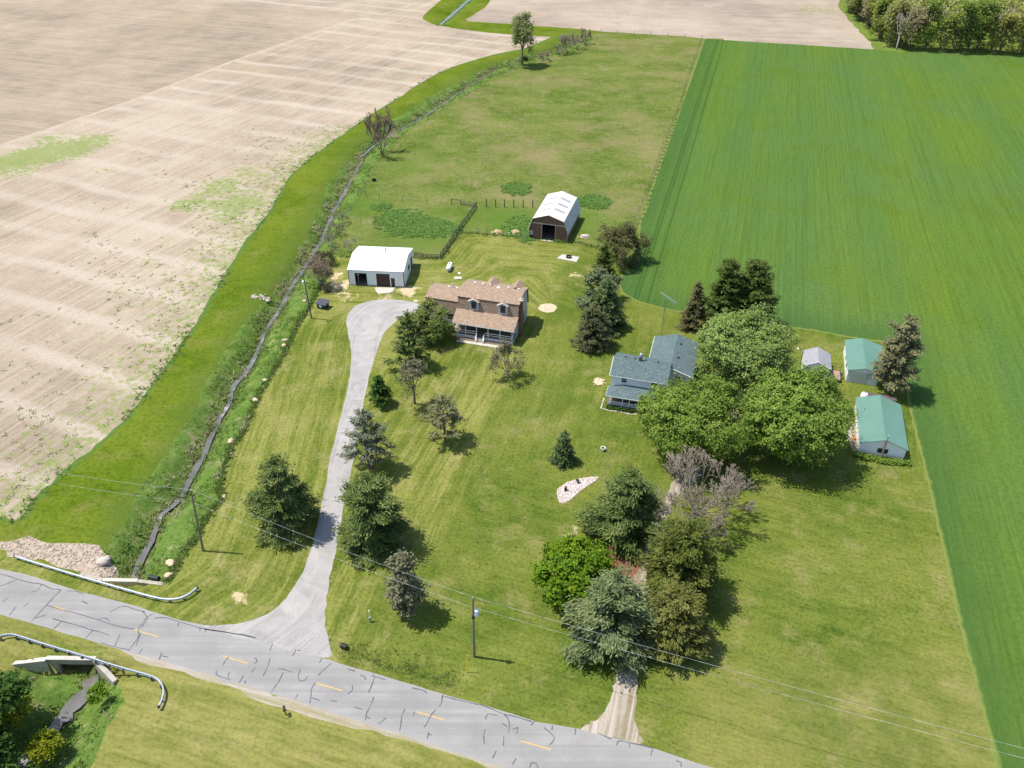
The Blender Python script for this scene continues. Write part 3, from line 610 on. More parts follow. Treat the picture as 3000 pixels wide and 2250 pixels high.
CB = [[(195, 762), (160, 795), (148, 828)], [(400, 768), (425, 780), (420, 800), (400, 812)], [(530, 770), (510, 840), (470, 920)], [(410, 845), (378, 885)], [(595, 853), (650, 862), (705, 882)], [(635, 885), (600, 960), (560, 1010), (538, 1045)], [(775, 855), (748, 940), (800, 960), (835, 915)], [(1025, 812), (960, 865), (915, 912)], [(895, 965), (862, 1020), (860, 1075), (850, 1135)], [(860, 1090), (935, 1112)], [(1195, 990), (1200, 1030), (1155, 1062)], [(1375, 925), (1350, 995), (1325, 1048)], [(1360, 912), (1460, 942)], [(1370, 1085), (1340, 1160), (1305, 1225), (1302, 1275)], [(1305, 1240), (1340, 1262)], [(1470, 1252), (1405, 1305)], [(1622, 1180), (1595, 1230), (1590, 1300), (1578, 1358)], [(1700, 1205), (1688, 1240)], [(1875, 1185), (1830, 1230), (1805, 1290), (1775, 1330)], [(1815, 1370), (1800, 1425)], [(1810, 1385), (1840, 1392)], [(1925, 1070), (1920, 1125), (1900, 1160)], [(1920, 1072), (2040, 1105), (2212, 1145)], [(1680, 1010), (1790, 1035), (1795, 1055)], [(1215, 1168), (1280, 1185)], [(1025, 1112), (1070, 1122)], [(755, 1060), (733, 1098)], [(550, 650), (525, 710)], [(740, 698), (710, 752)], [(750, 705), (778, 708)], [(950, 765), (928, 810)], [(100, 870), (88, 905), (160, 930), (205, 945)], [(200, 880), (185, 930)], [(315, 910), (278, 968)], [(325, 950), (328, 978)], [(1260, 908), (1300, 918), (1300, 945)], [(1150, 855), (1215, 875)], [(0, 535), (100, 550), (180, 560), (250, 575), (300, 572), (410, 605)]]
CC = [[(0, 1140), (80, 1165), (200, 1222), (300, 1240), (440, 1285)], [(215, 1225), (245, 1260), (260, 1320), (245, 1372)], [(200, 1298), (240, 1325)], [(60, 1265), (75, 1215), (155, 1232)], [(60, 1345), (45, 1400), (55, 1468)], [(210, 1395), (208, 1478)], [(325, 1330), (315, 1380)], [(278, 1345), (325, 1332)], [(465, 1278), (430, 1312)], [(605, 1315), (600, 1350)], [(535, 1330), (590, 1375), (622, 1410), (610, 1445), (580, 1475)], [(150, 1515), (120, 1580)], [(310, 1582), (280, 1630)], [(418, 1659), (435, 1610), (480, 1625), (485, 1659)], [(790, 1340), (790, 1390)], [(970, 1375), (1080, 1425)], [(1120, 1475), (1140, 1435), (1200, 1450), (1330, 1475), (1420, 1500)], [(1415, 1510), (1400, 1560)], [(1225, 1465), (1228, 1495)], [(1605, 1600), (1650, 1615), (1645, 1650)]]
cr = [G2([(ox + x / 2.765, oy + y / 2.765) for x, y in l]) for ox, oy, ls in ((0, 1350, CA), (600, 1650, CB), (1400, 1650, CC)) for l in ls]
V, F = strips(cr, .125, .011, .4)
tag(link('crack_sealant', amesh('crack_sealant', V, F, SEAL)), kind='structure')
# ------------------------------------------------------------ buildings
def wall_open(mb, a0, a1, z0, z1, y0, y1, ops, axis='x'):
    """wall slab from a0..a1, z0..z1 between y0 and y1 with rectangular openings (a,b,za,zb)"""
    xs = sorted({a0, a1, *[o[0] for o in ops], *[o[1] for o in ops]}); zs = sorted({z0, z1, *[o[2] for o in ops], *[o[3] for o in ops]})
    for i in range(len(xs) - 1):
        run = None
        for j in range(len(zs) - 1):
            mx, mz = (xs[i] + xs[i + 1]) / 2, (zs[j] + zs[j + 1]) / 2
            if any(o[0] < mx < o[1] and o[2] < mz < o[3] for o in ops): continue
            if axis == 'x': mb.box(xs[i], y0, zs[j], xs[i + 1], y1, zs[j + 1])
            else: mb.box(y0, xs[i], zs[j], y1, xs[i + 1], zs[j + 1])
    return mb
def window(parent, x0, x1, z0, z1, y, mat_frame, name='window', nx=1, nz=2, axis='x', label=None):
    """window set proud of a wall facing -y (axis x) or facing -x/+x (axis y)"""
    def bx(mb, a, b, c, d, e, f):
        return mb.box(a, c, e, b, d, f) if axis == 'x' else mb.box(c, a, e, d, b, f)
    s = -1
    mb = MB(); w = .07
    bx(mb, x0 - w, x0, y - .07, y + .02, z0 - w, z1 + w); bx(mb, x1, x1 + w, y - .07, y + .02, z0 - w, z1 + w)
    bx(mb, x0, x1, y - .07, y + .02, z1, z1 + w); bx(mb, x0, x1, y - .09, y + .02, z0 - w, z0)
    for k in range(1, nx): xx = x0 + (x1 - x0) * k / nx; bx(mb, xx - .02, xx + .02, y - .055, y + .01, z0, z1)
    for k in range(1, nz): zz = z0 + (z1 - z0) * k / nz; bx(mb, x0, x1, y - .058, y + .012, zz - .025, zz + .025)
    f = mb.build(name, mat_frame, parent)
    g = MB(); bx(g, x0, x1, y - .035, y, z0, z1); g.build('pane', GLASS, f)
    return f

# --- white machine barn
yw = RAD(4.3); o0 = (-35.33, 157.41)
B = empty('machine_barn', o0, 'white metal machine barn with a low white roof and two brown garage doors', 'barn', -yw)
L_, D_ = 12.05, 11.0
mb = MB(); wall_open(mb, 0, L_, 0, 3.75, 0, .12, [(1.4, 4.0, 0, 3.0), (6.05, 9.0, 0, 3.05), (9.2, 10.05, 0, 2.1)])
mb.box(0, D_ - .12, 0, L_, D_, 3.75)
mb.prism([(.0, .12, 0), (.0, D_ - .12, 0), (.0, D_ - .12, 3.78), (.0, 5.5, 4.88), (.0, .12, 3.78)], (.12, 0, 0))
mb.prism([(L_, .12, 0), (L_, D_ - .12, 0), (L_, D_ - .12, 3.78), (L_, 5.5, 4.88), (L_, .12, 3.78)], (-.12, 0, 0))
mb.build('wall', WHITE_V, B)
mb = MB(); mb.slab([(-.12, -.15, 3.78), (L_ + .12, -.15, 3.78), (L_ + .12, 5.5, 4.97), (-.12, 5.5, 4.97)], .07)
mb.slab([(-.12, 5.503, 4.97), (L_ + .12, 5.503, 4.97), (L_ + .12, D_ + .15, 3.78), (-.12, D_ + .15, 3.78)], .07)
rf = mb.build('roof', WROOF, B)
mb = MB(); mb.bar((7.25, 5.7, 4.8), (7.25, 5.7, 6.1), .13); mb.lathe([(.22, 0), (.24, .12), (.05, .3)], 12, (7.25, 5.7, 6.1)); mb.build('flue_pipe', GMETAL, rf)
mb = MB(); mb.box(-.02, -.03, 0, .1, -.002, 3.72); mb.box(L_ - .1, -.03, 0, L_ + .02, -.002, 3.72); mb.box(.1, -.03, 0, 1.38, -.002, .12); mb.box(4.02, -.03, 0, 6.03, -.002, .12); mb.box(10.1, -.03, 0, L_ - .1, -.002, .12)
mb.box(0.1, -.03, 3.60, L_ - .1, -.002, 3.66); mb.box(L_ + .005, .02, 0, L_ + .03, .14, 3.7)
mb.build('trim', DARK, B)
mb = MB()
for k in range(5): mb.box(6.06, .03, .02 + k * .6, 8.99, .09, .6 + k * .6)
d = mb.build('garage_door', DBROWN, B)
mb = MB(); mb.box(9.22, .02, .02, 10.03, .08, 2.08); d = mb.build('door', DBROWN, B); MB().bar((9.92, .0, 1.0), (9.92, .02, 1.06), .04).build('handle', GMETAL, d)
MB().box(.12, .12, .02, L_ - .12, D_ - .12, .06).build('floor', BROWN_FLOOR, B)
mb = MB(); mb.box(1.0, 4, .06, 4.6, 4.1, 3.7); mb.build('partition', INTER, B)
window(B, 5.2, 6.3, 1.3, 2.3, L_ + .05, DARK, axis='y', nz=1)
mb = MB(); mb.box(L_ + .005, 8.2, 0, L_ + .05, 9.6, 2.6); mb.build('side_door', DBROWN, B)
mb = MB(); mb.bar((.9, -.06, 3.1), (.75, -.4, 3.5), .025, k=6); mb.bar((.75, -.4, 3.5), (.75, -.3, 5.6), .02, k=6); mb.build('antenna_mast', GMETAL, B)
mb = MB(); mb.lathe([(.0, 0), (.28, .03), (.33, .1), (.12, .3), (.12, .5), (.3, .6), (.3, .66)], 12, (1.75, 1.2, 1.9)); mb.bar((1.75, 1.2, .06), (1.75, 1.2, 1.95), .05, k=6)
tag(mb.build('shop_fan', plain('cream_enamel', (.62, .57, .47))), 'cream round shop fan on a stand just inside the open barn bay', 'fan'); o = bpy.data.objects['shop_fan']; o.location = (*o0, 0); o.rotation_euler = (0, 0, -yw)

# --- brown gambrel barn
B = empty('gambrel_barn', (3.94, 180.82), 'brown gambrel barn with a pale metal roof and an open front doorway', 'barn', -YAW)
prof = [(-.3, 2.2), (.85, 5.3), (4.63, 6.55), (8.4, 5.3), (9.55, 2.2)]; LB = 14.4
inner = [(.02, 2.5), (.95, 5.12), (4.63, 6.36), (8.3, 5.12), (9.23, 2.5)]
mb = MB()
mb.prism([(0, 0, 0), (3.1, 0, 0), (3.1, 0, 4.06), (.62, 0, 4.06), (.02, 0, 2.5), (0, 0, 2.5)], (0, .14, 0))
mb.prism([(6.3, 0, 0), (9.25, 0, 0), (9.25, 0, 2.5), (8.65, 0, 4.06), (6.3, 0, 4.06)], (0, .14, 0))
mb.prism([(.62, 0, 4.06), (8.65, 0, 4.06), (8.3, 0, 5.12), (4.63, 0, 6.36), (.95, 0, 5.12)], (0, .14, 0))
mb.prism([(0, LB - .3, 0), (9.25, LB - .3, 0), (9.23, LB - .3, 2.5), (8.3, LB - .3, 5.12), (4.63, LB - .3, 6.36), (.95, LB - .3, 5.12), (.02, LB - .3, 2.5)], (0, .14, 0))
mb.box(0, .14, 0, .12, LB - .3, 2.5); mb.box(9.13, .14, 0, 9.25, LB - .3, 2.5)
mb.build('wall', BROWN_V, B)
mb = MB(); up_ = MB()
for (a, b) in ((0, 1), (3, 4)):
    (x0, z0), (x1, z1) = prof[a], prof[b]; mb.slab([(x0, -.3, z0), (x1, -.3, z1), (x1, LB, z1), (x0, LB, z0)], .08)
mb.build('lower_roof', plain('grey_metal_roof', (.40, .43, .47), .45, .15, .6, .3), B)
for (a, b) in ((1, 2), (2, 3)):
    (x0, z0), (x1, z1) = prof[a], prof[b]; s = .003 if a == 1 else 0; up_.slab([(x0, -.34, z0 + .03), (x1 - s, -.34, z1 + .03), (x1 - s, LB + .03, z1 + .03), (x0, LB + .03, z0 + .03)], .08)
rf = up_.build('roof', AROOF, B)
SKY_L = plain('grey_skylight', (.29, .29, .285), .5, .08)
for yy in (3.6, 6.9, 10.2):
    for sx in (-1, 1):
        mb = MB(); xa, xb = 4.63 + sx * .55, 4.63 + sx * 2.9; za = 6.58 + .03 - .55 * .3316 + .012; zb = 6.58 + .03 - 2.9 * .3316 + .012
        mb.slab([(xa, yy, za), (xb, yy, zb), (xb, yy + .75, zb), (xa, yy + .75, za)], .03); mb.build('skylight', SKY_L, rf)
TRIM = plain('beige_trim', (.50, .45, .40))
mb = MB(); mb.box(.66, -.05, 4.02, 8.6, -.004, 4.2); mb.box(3.0, -.05, 0, 3.1, -.004, 4.0); mb.box(6.3, -.05, 0, 6.4, -.004, 4.0); mb.box(-.02, -.05, 0, .06, -.004, 2.3); mb.box(9.19, -.05, 0, 9.27, -.004, 2.3)
for (a, b) in ((0, 1), (3, 4)):
    (x0, z0), (x1, z1) = prof[a], prof[b]; mb.bar((x0, -.36, z0 + .02), (x1, -.36, z1 + .02), .07, k=4)
mb.build('trim', TRIM, B)
mb = MB(); mb.box(.12, -.03, .02, .98, -.003, 2.1); d = mb.build('side_door', DBROWN, B)
window(d, .32, .82, 1.1, 1.95, -.03, WHITE, nx=3, nz=3, name='door_window')
MB().box(2.2, .14, .05, 3.05, .2, 4.0).build('sliding_door', BROWN_V, B); MB().box(6.35, .14, .05, 7.0, .2, 4.0).build('sliding_door', BROWN_V, B)
MB().box(.12, .14, .01, 9.13, LB - .3, .05).build('floor', BROWN_FLOOR, B)
for xx in (3.0, 6.3):
    for yy in (4, 8, 12): MB().box(xx - .1, yy, .05, xx + .1, yy + .2, 4.6).build('inner_post', INTER, B)
MB().box(3.1, 9, .05, 6.2, 9.1, 2.2).build('stall_wall', INTER, B)

# --- main house: gambrel block, lower wing, long porch
HO = (-11.41, 137.27)
B = empty('brown_roof_house', HO, 'house with tan shingled gambrel roofs, two dormers and a long railed front porch', 'house', -YAW)
P1 = [(2.75, 3.6), (3.4, 7.1), (6.9, 8.1), (10.4, 7.1), (11.05, 3.4)]
mb = MB()
mb.prism([(12.0, 3.05, 0), (12.0, 10.75, 0), (12.0, 10.75, 3.5), (12.0, 10.2, 6.95), (12.0, 6.9, 7.9), (12.0, 3.6, 6.95), (12.0, 3.05, 3.9)], (-.2, 0, 0))
mb.prism([(0, 3.05, 0), (0, 10.75, 0), (0, 10.75, 3.5), (0, 10.2, 6.95), (0, 6.9, 7.9), (0, 3.6, 6.95), (0, 3.05, 3.9)], (.2, 0, 0))
mb.box(.2, 10.55, 0, 11.8, 10.75, 3.5)
wall_open(mb, .2, 11.8, 0, 3.9, 3.05, 3.25, [])
mb.build('wall', GREY_SID, B)
mb = MB()
for k, (a, b) in enumerate(zip(P1[:-1], P1[1:])):
    e = .12 if k in (1, 2) else 0
    mb.slab([(-.15 - e, a[0] - (.10 if k == 1 else 0), a[1] + .002 * k), (12.2 + e, a[0] - (.10 if k == 1 else 0), a[1] + .002 * k), (12.2 + e, b[0] + (.1 if k == 2 else -.003), b[1] + .002 * k), (-.15 - e, b[0] + (.1 if k == 2 else -.003), b[1] + .002 * k)], .12)
rf = mb.build('roof', SH_TAN, B)
mb = MB(); mb.bar((12.26, 2.8, 3.6), (12.26, 3.42, 7.06), .06, k=4); mb.bar((12.36, 3.3, 7.04), (12.36, 6.9, 8.06), .06, k=4); mb.bar((12.36, 6.9, 8.06), (12.36, 10.5, 7.04), .06, k=4)
mb.box(-.2, 3.27, 6.93, 12.3, 3.31, 7.03); mb.build('fascia', DBROWN, B)
for x, y in ((2.0, 7.4), (3.7, 7.4), (5.2, 7.4), (8.9, 7.4), (11.0, 7.3)):
    MB().box(x - .16, y, 7.95, x + .16, y + .25, 8.28).build('roof_vent', WHITE, rf)
MB().lathe([(.3, 0), (.33, .1), (.26, .2), (.0, .22)], 14, (7.0, 7.1, 7.98)).build('skylight_dome', WHITE, rf)
MB().bar((9.6, 8.6, 7.5), (9.6, 8.6, 8.5), .06).build('vent_pipe', WHITE, rf)
for xx in (5.0, 10.2):                                               # rear dormers, only their tops show
    mb = MB(); mb.slab([(xx - 1.1, 8.4, 7.3), (xx, 7.9, 8.15), (xx, 11.1, 8.15), (xx - 1.1, 11.1, 7.3)], .1); mb.slab([(xx + 1.1, 8.4, 7.3), (xx + .003, 7.9, 8.15), (xx + .003, 11.1, 8.15), (xx + 1.1, 11.1, 7.3)], .1)
    dm = mb.build('rear_dormer_roof', SH_TAN, rf)
MB().box(4.1, 8.9, 4.5, 5.9, 11.0, 7.3).build('rear_dormer', GREY_SID, B); MB().box(9.3, 8.9, 4.5, 11.1, 11.0, 7.3).build('rear_dormer', GREY_SID, B)
for i, (a, b) in enumerate(((2.3, 4.15), (8.2, 10.05))):
    c_ = (a + b) / 2
    mb = MB(); mb.prism([(a, 2.95, 4.3), (b, 2.95, 4.3), (b, 2.95, 6.75), (c_, 2.95, 7.2), (a, 2.95, 6.75)], (0, 2.0, 0))
    dm = mb.build('dormer', GREY_SID, B)
    mb = MB(); mb.slab([(a - .22, 2.72, 6.72), (c_ - .002, 2.72, 7.33), (c_ - .002, 5.2, 7.33), (a - .22, 5.2, 6.72)], .1); mb.slab([(b + .22, 2.72, 6.72), (c_ + .002, 2.72, 7.33), (c_ + .002, 5.2, 7.33), (b + .22, 5.2, 6.72)], .1)
    mb.build('dormer_roof', SH_TAN, dm)
    mb = MB(); mb.bar((a - .22, 2.69, 6.68), (c_, 2.69, 7.28), .05, k=4); mb.bar((b + .22, 2.69, 6.68), (c_, 2.69, 7.28), .05, k=4); mb.build('dormer_fascia', WHITE, dm)
    window(dm, c_ - .42, c_ + .42, 5.15, 6.5, 2.95, DBROWN)
# wing
P2 = [(3.75, 2.5), (4.3, 5.2), (7.5, 6.05), (10.5, 5.1), (11.0, 2.9)]
mb = MB(); mb.prism([(-7.2, 3.95, 0), (-7.2, 10.75, 0), (-7.2, 10.75, 2.9), (-7.2, 10.3, 5.0), (-7.2, 7.5, 5.85), (-7.2, 4.5, 5.05), (-7.2, 3.95, 2.6)], (.2, 0, 0))
mb.box(-7.0, 3.95, 0, -.004, 4.15, 2.6); mb.box(-7.0, 10.55, 0, -.004, 10.75, 2.9); mb.build('wing_wall', GREY_SID, B)
mb = MB()
for k, (a, b) in enumerate(zip(P2[:-1], P2[1:])):
    e = .12 if k in (1, 2) else 0
    mb.slab([(-7.35 - e, a[0] - (.08 if k == 1 else 0), a[1]), (-.005, a[0] - (.08 if k == 1 else 0), a[1]), (-.005, b[0] + (.08 if k == 2 else -.003), b[1]), (-7.35 - e, b[0] + (.08 if k == 2 else -.003), b[1])], .12)
wr = mb.build('wing_roof', SH_TAN, B)
for x in (-3.6, -1.9): MB().box(x - .16, 7.8, 5.9, x + .16, 8.05, 6.25).build('roof_vent', WHITE, wr)
mb = MB(); mb.bar((-3.0, 8.6, 5.6), (-3.0, 8.6, 6.5), .09); mb.lathe([(.17, 0), (.19, .12), (.04, .28)], 10, (-3.0, 8.6, 6.5)); mb.build('flue_pipe', GMETAL, wr)
mb = MB(); mb.box(-7.4, 3.70, 2.3, -.2, 3.78, 2.5); mb.box(-7.45, 4.2, 5.05, -.01, 4.24, 5.13); mb.build('wing_fascia', DBROWN, B)
for x in (-5.6, -2.6): window(B, x, x + 1.1, 1.1, 2.2, 3.95, WHITE)
# chimney
mb = MB(); mb.box(12.01, 4.0, 0, 12.75, 5.3, 4.2); mb.prism([(12.01, 4.0, 4.2), (12.75, 4.0, 4.2), (12.6, 4.2, 4.8), (12.01, 4.2, 4.8)], (0, 1.1, 0)); mb.box(12.01, 4.25, 4.8, 12.6, 5.05, 7.4); ch = mb.build('chimney', BRICK, B)
mb = MB(); mb.box(11.95, 4.18, 7.4, 12.68, 5.12, 7.55); mb.lathe([(.16, 0), (.16, .25), (.2, .3), (.02, .4)], 10, (12.3, 4.65, 7.55)); mb.build('chimney_cap', CONC, ch)
# porch
mb = MB(); mb.slab([(-.32, -.42, 3.3), (12.3, -.42, 3.3), (12.3, 3.1, 4.62), (-.32, 3.1, 4.62)], .12); mb.build('porch_roof', SH_TAN, B)
mb = MB(); mb.box(-.34, -.46, 3.1, 12.32, -.43, 3.27); mb.build('porch_fascia', WHITE, B)
mb = MB(); mb.prism([(12.1, -.3, 3.1), (12.1, 3.0, 3.1), (12.1, 3.0, 4.4)], (.06, 0, 0)); mb.build('porch_gable', GREY_SID, B); mb = MB(); mb.prism([(-.1, -.3, 3.1), (-.1, 3.0, 3.1), (-.1, 3.0, 4.4)], (-.06, 0, 0)); mb.build('porch_gable', GREY_SID, B)
MB().box(0, .1, .68, 11.85, 3.05, .8).build('porch_deck', DECK, B)
m = Mat('white_lattice'); p = m.sep(); u = m.math('MULTIPLY', m.math('ADD', p[0], p[2]), 5.5); v = m.math('MULTIPLY', m.math('SUBTRACT', p[0], p[2]), 5.5)
k = m.math('MAXIMUM', m.math('LESS_THAN', m.math('FRACT', u), .42), m.math('LESS_THAN', m.math('FRACT', v), .42))
LATT = m.out(m.mix(k, (.10, .10, .11), (.74, .75, .78)), .6)
mb = MB(); mb.box(.02, .02, .04, 4.55, .07, .66); mb.box(6.25, .02, .04, 11.82, .07, .66); mb.box(11.83, .1, .04, 11.88, 3.0, .66); mb.box(-.03, .1, .04, .02, 3.0, .66); mb.build('lattice_skirt', LATT, B)
PX = [.06, 2.37, 4.62, 6.95, 9.35, 11.78]
for x in PX: MB().box(x - .06, .0, .8, x + .06, .12, 3.12).build('porch_post', WHITE, B)
for x in (.06, 11.78): MB().box(x - .06, 2.85, .8, x + .06, 2.97, 3.9).build('porch_post', WHITE, B)
def rail(x0, x1, z=(1.2, 1.65)):
    for zz in z: MB().box(x0, .03, zz, x1, .09, zz + .1).build('porch_rail', WHITE, B)
rail(.12, 2.31); rail(2.43, 4.5); rail(6.4, 6.89); rail(7.01, 9.29); rail(9.41, 11.72)
for zz in (1.2, 1.65): MB().box(11.75, .13, zz, 11.81, 2.84, zz + .1).build('porch_rail', WHITE, B); MB().box(.03, .13, zz, .09, 2.84, zz + .1).build('porch_rail', WHITE, B)
for k in range(4): MB().box(4.75, -.28 - .3 * k, .52 - .16 * k, 6.15, .0 - .3 * k, .60 - .16 * k).build('porch_step', CONC2, B)
for x in (4.68, 6.2):
    mb = MB(); mb.bar((x, .05, 1.65), (x, -1.2, .95), .05, k=4); mb.bar((x, .05, 1.2), (x, -1.2, .5), .05, k=4); mb.bar((x, -1.2, 0), (x, -1.2, 1.0), .06, k=4); mb.prism([(x - .04, 0, .1), (x - .04, 0, .65), (x - .04, -1.2, .1), (x - .04, -1.2, 0), (x - .04, -.1, 0)], (.08, 0, 0))
    mb.build('stair_rail', WHITE, B)
mb = MB(); mb.box(5.0, 3.0, .8, 6.0, 3.04, 2.9); mb.build('front_door', DBROWN, B)
for x in (1.6, 8.2, 10.0): window(B, x, x + .95, 1.5, 2.8, 3.04, WHITE)
# side stair with landing at the wing's left end
mb = MB(); mb.box(-8.9, 5.6, .85, -7.25, 7.2, .95); mb.build('side_landing', DECK, B)
mb = MB()
for k in range(4): mb.box(-9.2 - .3 * k, 5.7, .7 - .2 * k, -8.9 - .3 * k, 7.1, .78 - .2 * k)
mb.build('side_step', DECK, B)
def srail(y, lx, mat):
    mb = MB(); mb.bar((lx, y, 1.9), (-8.9, y, 1.9), .05, k=4); mb.bar((-8.9, y, 1.9), (-10.2, y, 1.05), .05, k=4); mb.bar((-10.2, y, 0), (-10.2, y, 1.1), .05, k=4); mb.bar((-8.9, y, 0), (-8.9, y, 1.95), .05, k=4)
    for i in range(10): xx = -7.4 - i * .28; zt = 1.9 if xx > -8.9 else 1.9 - (-8.9 - xx) * .65; mb.bar((xx, y, zt - .95), (xx, y, zt), .02, k=4)
    mb.build('side_rail', mat, B)
srail(7.2, -7.25, DARK); srail(5.6, -7.25, WHITE)

# --- white farmhouse
B = empty('white_farmhouse', (16.68, 114.75), 'white two-storey farmhouse with slate green shingle roofs and a hipped front porch', 'house', -YAW)
mb = MB(); wall_open(mb, 0, 9.4, 0, 5.25, 2.4, 2.55, []); mb.box(0.0, 9.0, 0, 5.8, 9.15, 5.25)
mb.prism([(0, 2.55, 0), (0, 9.0, 0), (0, 9.0, 5.25), (0, 5.75, 6.6), (0, 2.55, 5.25)], (.15, 0, 0)); mb.prism([(9.4, 2.55, 0), (9.4, 9.0, 0), (9.4, 9.0, 5.25), (9.4, 5.75, 6.6), (9.4, 2.55, 5.25)], (-.15, 0, 0))
mb.build('wall', WHITE_H, B)
mb = MB(); mb.slab([(-.3, 2.05, 5.2), (9.7, 2.05, 5.2), (9.7, 5.747, 6.78), (-.3, 5.747, 6.78)], .1); mb.slab([(-.3, 5.75, 6.78), (9.7, 5.75, 6.78), (9.7, 9.4, 5.2), (-.3, 9.4, 5.2)], .1)
rf = mb.build('roof', SH_TEAL, B)
mb = MB(); mb.box(-.33, 2.01, 5.02, 9.7, 2.045, 5.17); mb.bar((-.34, 2.0, 5.13), (-.34, 5.75, 6.7), .05, k=4); mb.build('fascia', WHITE, B)
mb = MB(); mb.box(4.1, 5.5, 6.5, 4.6, 6.0, 7.55); ch = mb.build('chimney', BRICK, rf); MB().lathe([(.24, 0), (.24, .35), (.12, .48), (.26, .52), (.1, .66)], 12, (4.35, 5.75, 7.55)).build('chimney_cap', GMETAL, ch)
for x in (1.7, 3.4, 5.3, 7.4): MB().box(x - .15, 5.95, 6.62, x + .15, 6.15, 6.86).build('roof_vent', DARK, rf)
window(B, 1.8, 2.65, 3.9, 4.9, 2.4, WHITE); window(B, 7.0, 7.85, 3.9, 4.9, 2.4, DBROWN)
# rear wing
mb = MB(); mb.box(5.85, 9.15, 0, 6.0, 16.9, 4.8); mb.box(13.2, 6.2, 0, 13.35, 16.9, 4.8)
mb.prism([(5.85, 16.9, 0), (13.35, 16.9, 0), (13.35, 16.9, 4.8), (9.6, 16.9, 5.85), (5.85, 16.9, 4.8)], (0, .15, 0)); mb.prism([(9.404, 6.2, 0), (13.2, 6.2, 0), (13.2, 6.2, 4.8), (9.6, 6.2, 5.85), (9.404, 6.2, 5.8)], (0, .15, 0))
mb.build('wing_wall', WHITE_H, B)
mb = MB(); mb.slab([(5.5, 6.6, 4.78), (9.597, 5.9, 6.05), (9.597, 17.3, 6.05), (5.5, 17.3, 4.78)], .1); mb.slab([(9.6, 5.9, 6.05), (13.7, 5.9, 4.78), (13.7, 17.3, 4.78), (9.6, 17.3, 6.05)], .1)
wr = mb.build('wing_roof', SH_TEAL, B)
MB().box(5.44, 9.4, 4.6, 5.49, 17.32, 4.77).build('wing_fascia', WHITE, B); MB().bar((9.6, 5.86, 5.97), (13.7, 5.86, 4.7), .06, k=4).build('wing_fascia', WHITE, B)
for y in (9.6, 14.2): MB().box(10.4, y, 5.75, 10.7, y + .3, 6.0).build('roof_vent', DARK, wr)
window(B, 10.6, 11.5, 3.2, 4.3, 6.2, WHITE)
# porch
mb = MB(); ev, tp = 2.6, 3.45
mb.slab([(-.35, -.38, ev), (9.0, -.38, ev), (9.0, 2.4, tp), (2.3, 2.4, tp)], .1); mb.add([(-.35, -.38, ev), (2.3, 2.39, tp), (-.3, 2.39, ev + .1), (-.35, -.38, ev - .1), (2.3, 2.39, tp - .1), (-.3, 2.39, ev - .05)], [(0, 1, 2), (3, 5, 4), (0, 2, 5, 3), (2, 1, 4, 5)])
mb.build('porch_roof', SH_TEAL, B)
mb = MB(); mb.box(-.38, -.42, 2.38, 9.0, -.385, 2.58); mb.box(-.41, -.42, 2.38, -.38, 2.38, 2.62); mb.build('porch_fascia', WHITE, B)
MB().box(0, .0, .3, 9.0, 2.4, .45).build('porch_floor', DECK, B)
for x in (.1, 2.55, 3.75, 6.2, 8.8): MB().box(x - .06, 0.02, .45, x + .06, .14, 2.4).build('porch_post', WHITE, B)
for x0, x1 in ((.16, 2.49), (2.61, 3.69), (3.81, 6.14)):
    mb = MB(); mb.box(x0, .05, 1.15, x1, .11, 1.24); mb.box(x0, .05, .55, x1, .11, .62)
    n = int((x1 - x0) / .16)
    for i in range(n): xx = x0 + (i + .5) * (x1 - x0) / n; mb.box(xx - .035, .06, .62, xx + .035, .1, 1.15)
    mb.build('porch_railing', WHITE, B)
mb = MB(); mb.box(0.0, .06, .02, 9.0, .1, .28); mb.build('porch_skirt', WHITE, B)
window(B, 1.2, 2.1, 1.2, 2.3, 2.4, DBROWN); MB().box(3.0, 2.34, .46, 3.9, 2.39, 2.4).build('front_door', DBROWN, B)

# --- workshop with green roof
B = empty('green_roof_workshop', (56.6, 102.76), 'white workshop with a green metal roof and a rusty stove pipe on its gable', 'workshop', -YAW)
mb = MB(); mb.prism([(0, 0, 0), (6.85, 0, 0), (6.85, 0, 2.1), (3.4, 0, 3.3), (0, 0, 2.1)], (0, .15, 0)); mb.prism([(0, 12.1, 0), (6.85, 12.1, 0), (6.85, 12.1, 2.1), (3.4, 12.1, 3.3), (0, 12.1, 2.1)], (0, .15, 0)); mb.box(0, .15, 0, .15, 12.1, 2.1); mb.box(6.7, .15, 0, 6.85, 12.1, 2.1)
mb.build('wall', WHITE_H, B)
mb = MB(); mb.slab([(-.3, -.2, 2.1), (3.397, -.2, 3.45), (3.397, 12.4, 3.45), (-.3, 12.4, 2.1)], .08); mb.slab([(3.4, -.2, 3.45), (7.15, -.2, 2.1), (7.15, 12.4, 2.1), (3.4, 12.4, 3.45)], .08); mb.build('roof', MT['groof'], B)
window(B, 2.75, 3.35, .75, 1.45, 0, DARK, nx=1, nz=1); window(B, 3.62, 4.2, .75, 1.45, 0, DARK, nx=1, nz=1)
RUST = plain('rusty_pipe', (.30, .20, .14), .8, .35, 3)
mb = MB(); mb.bar((3.48, -.32, 0), (3.48, -.32, 3.5), .13); sp = mb.build('stove_pipe', RUST, B); mb = MB(); mb.bar((3.48, -.32, 3.5), (3.48, -.32, 4.5), .125); mb.build('pipe_top', GMETAL, sp)
for k, y in enumerate((2.0, 6.2)): mb = MB(); mb.box(-.04, y, .05, -.004, y + 2.6, 1.95); mb.build('garage_door', WHITE, B)

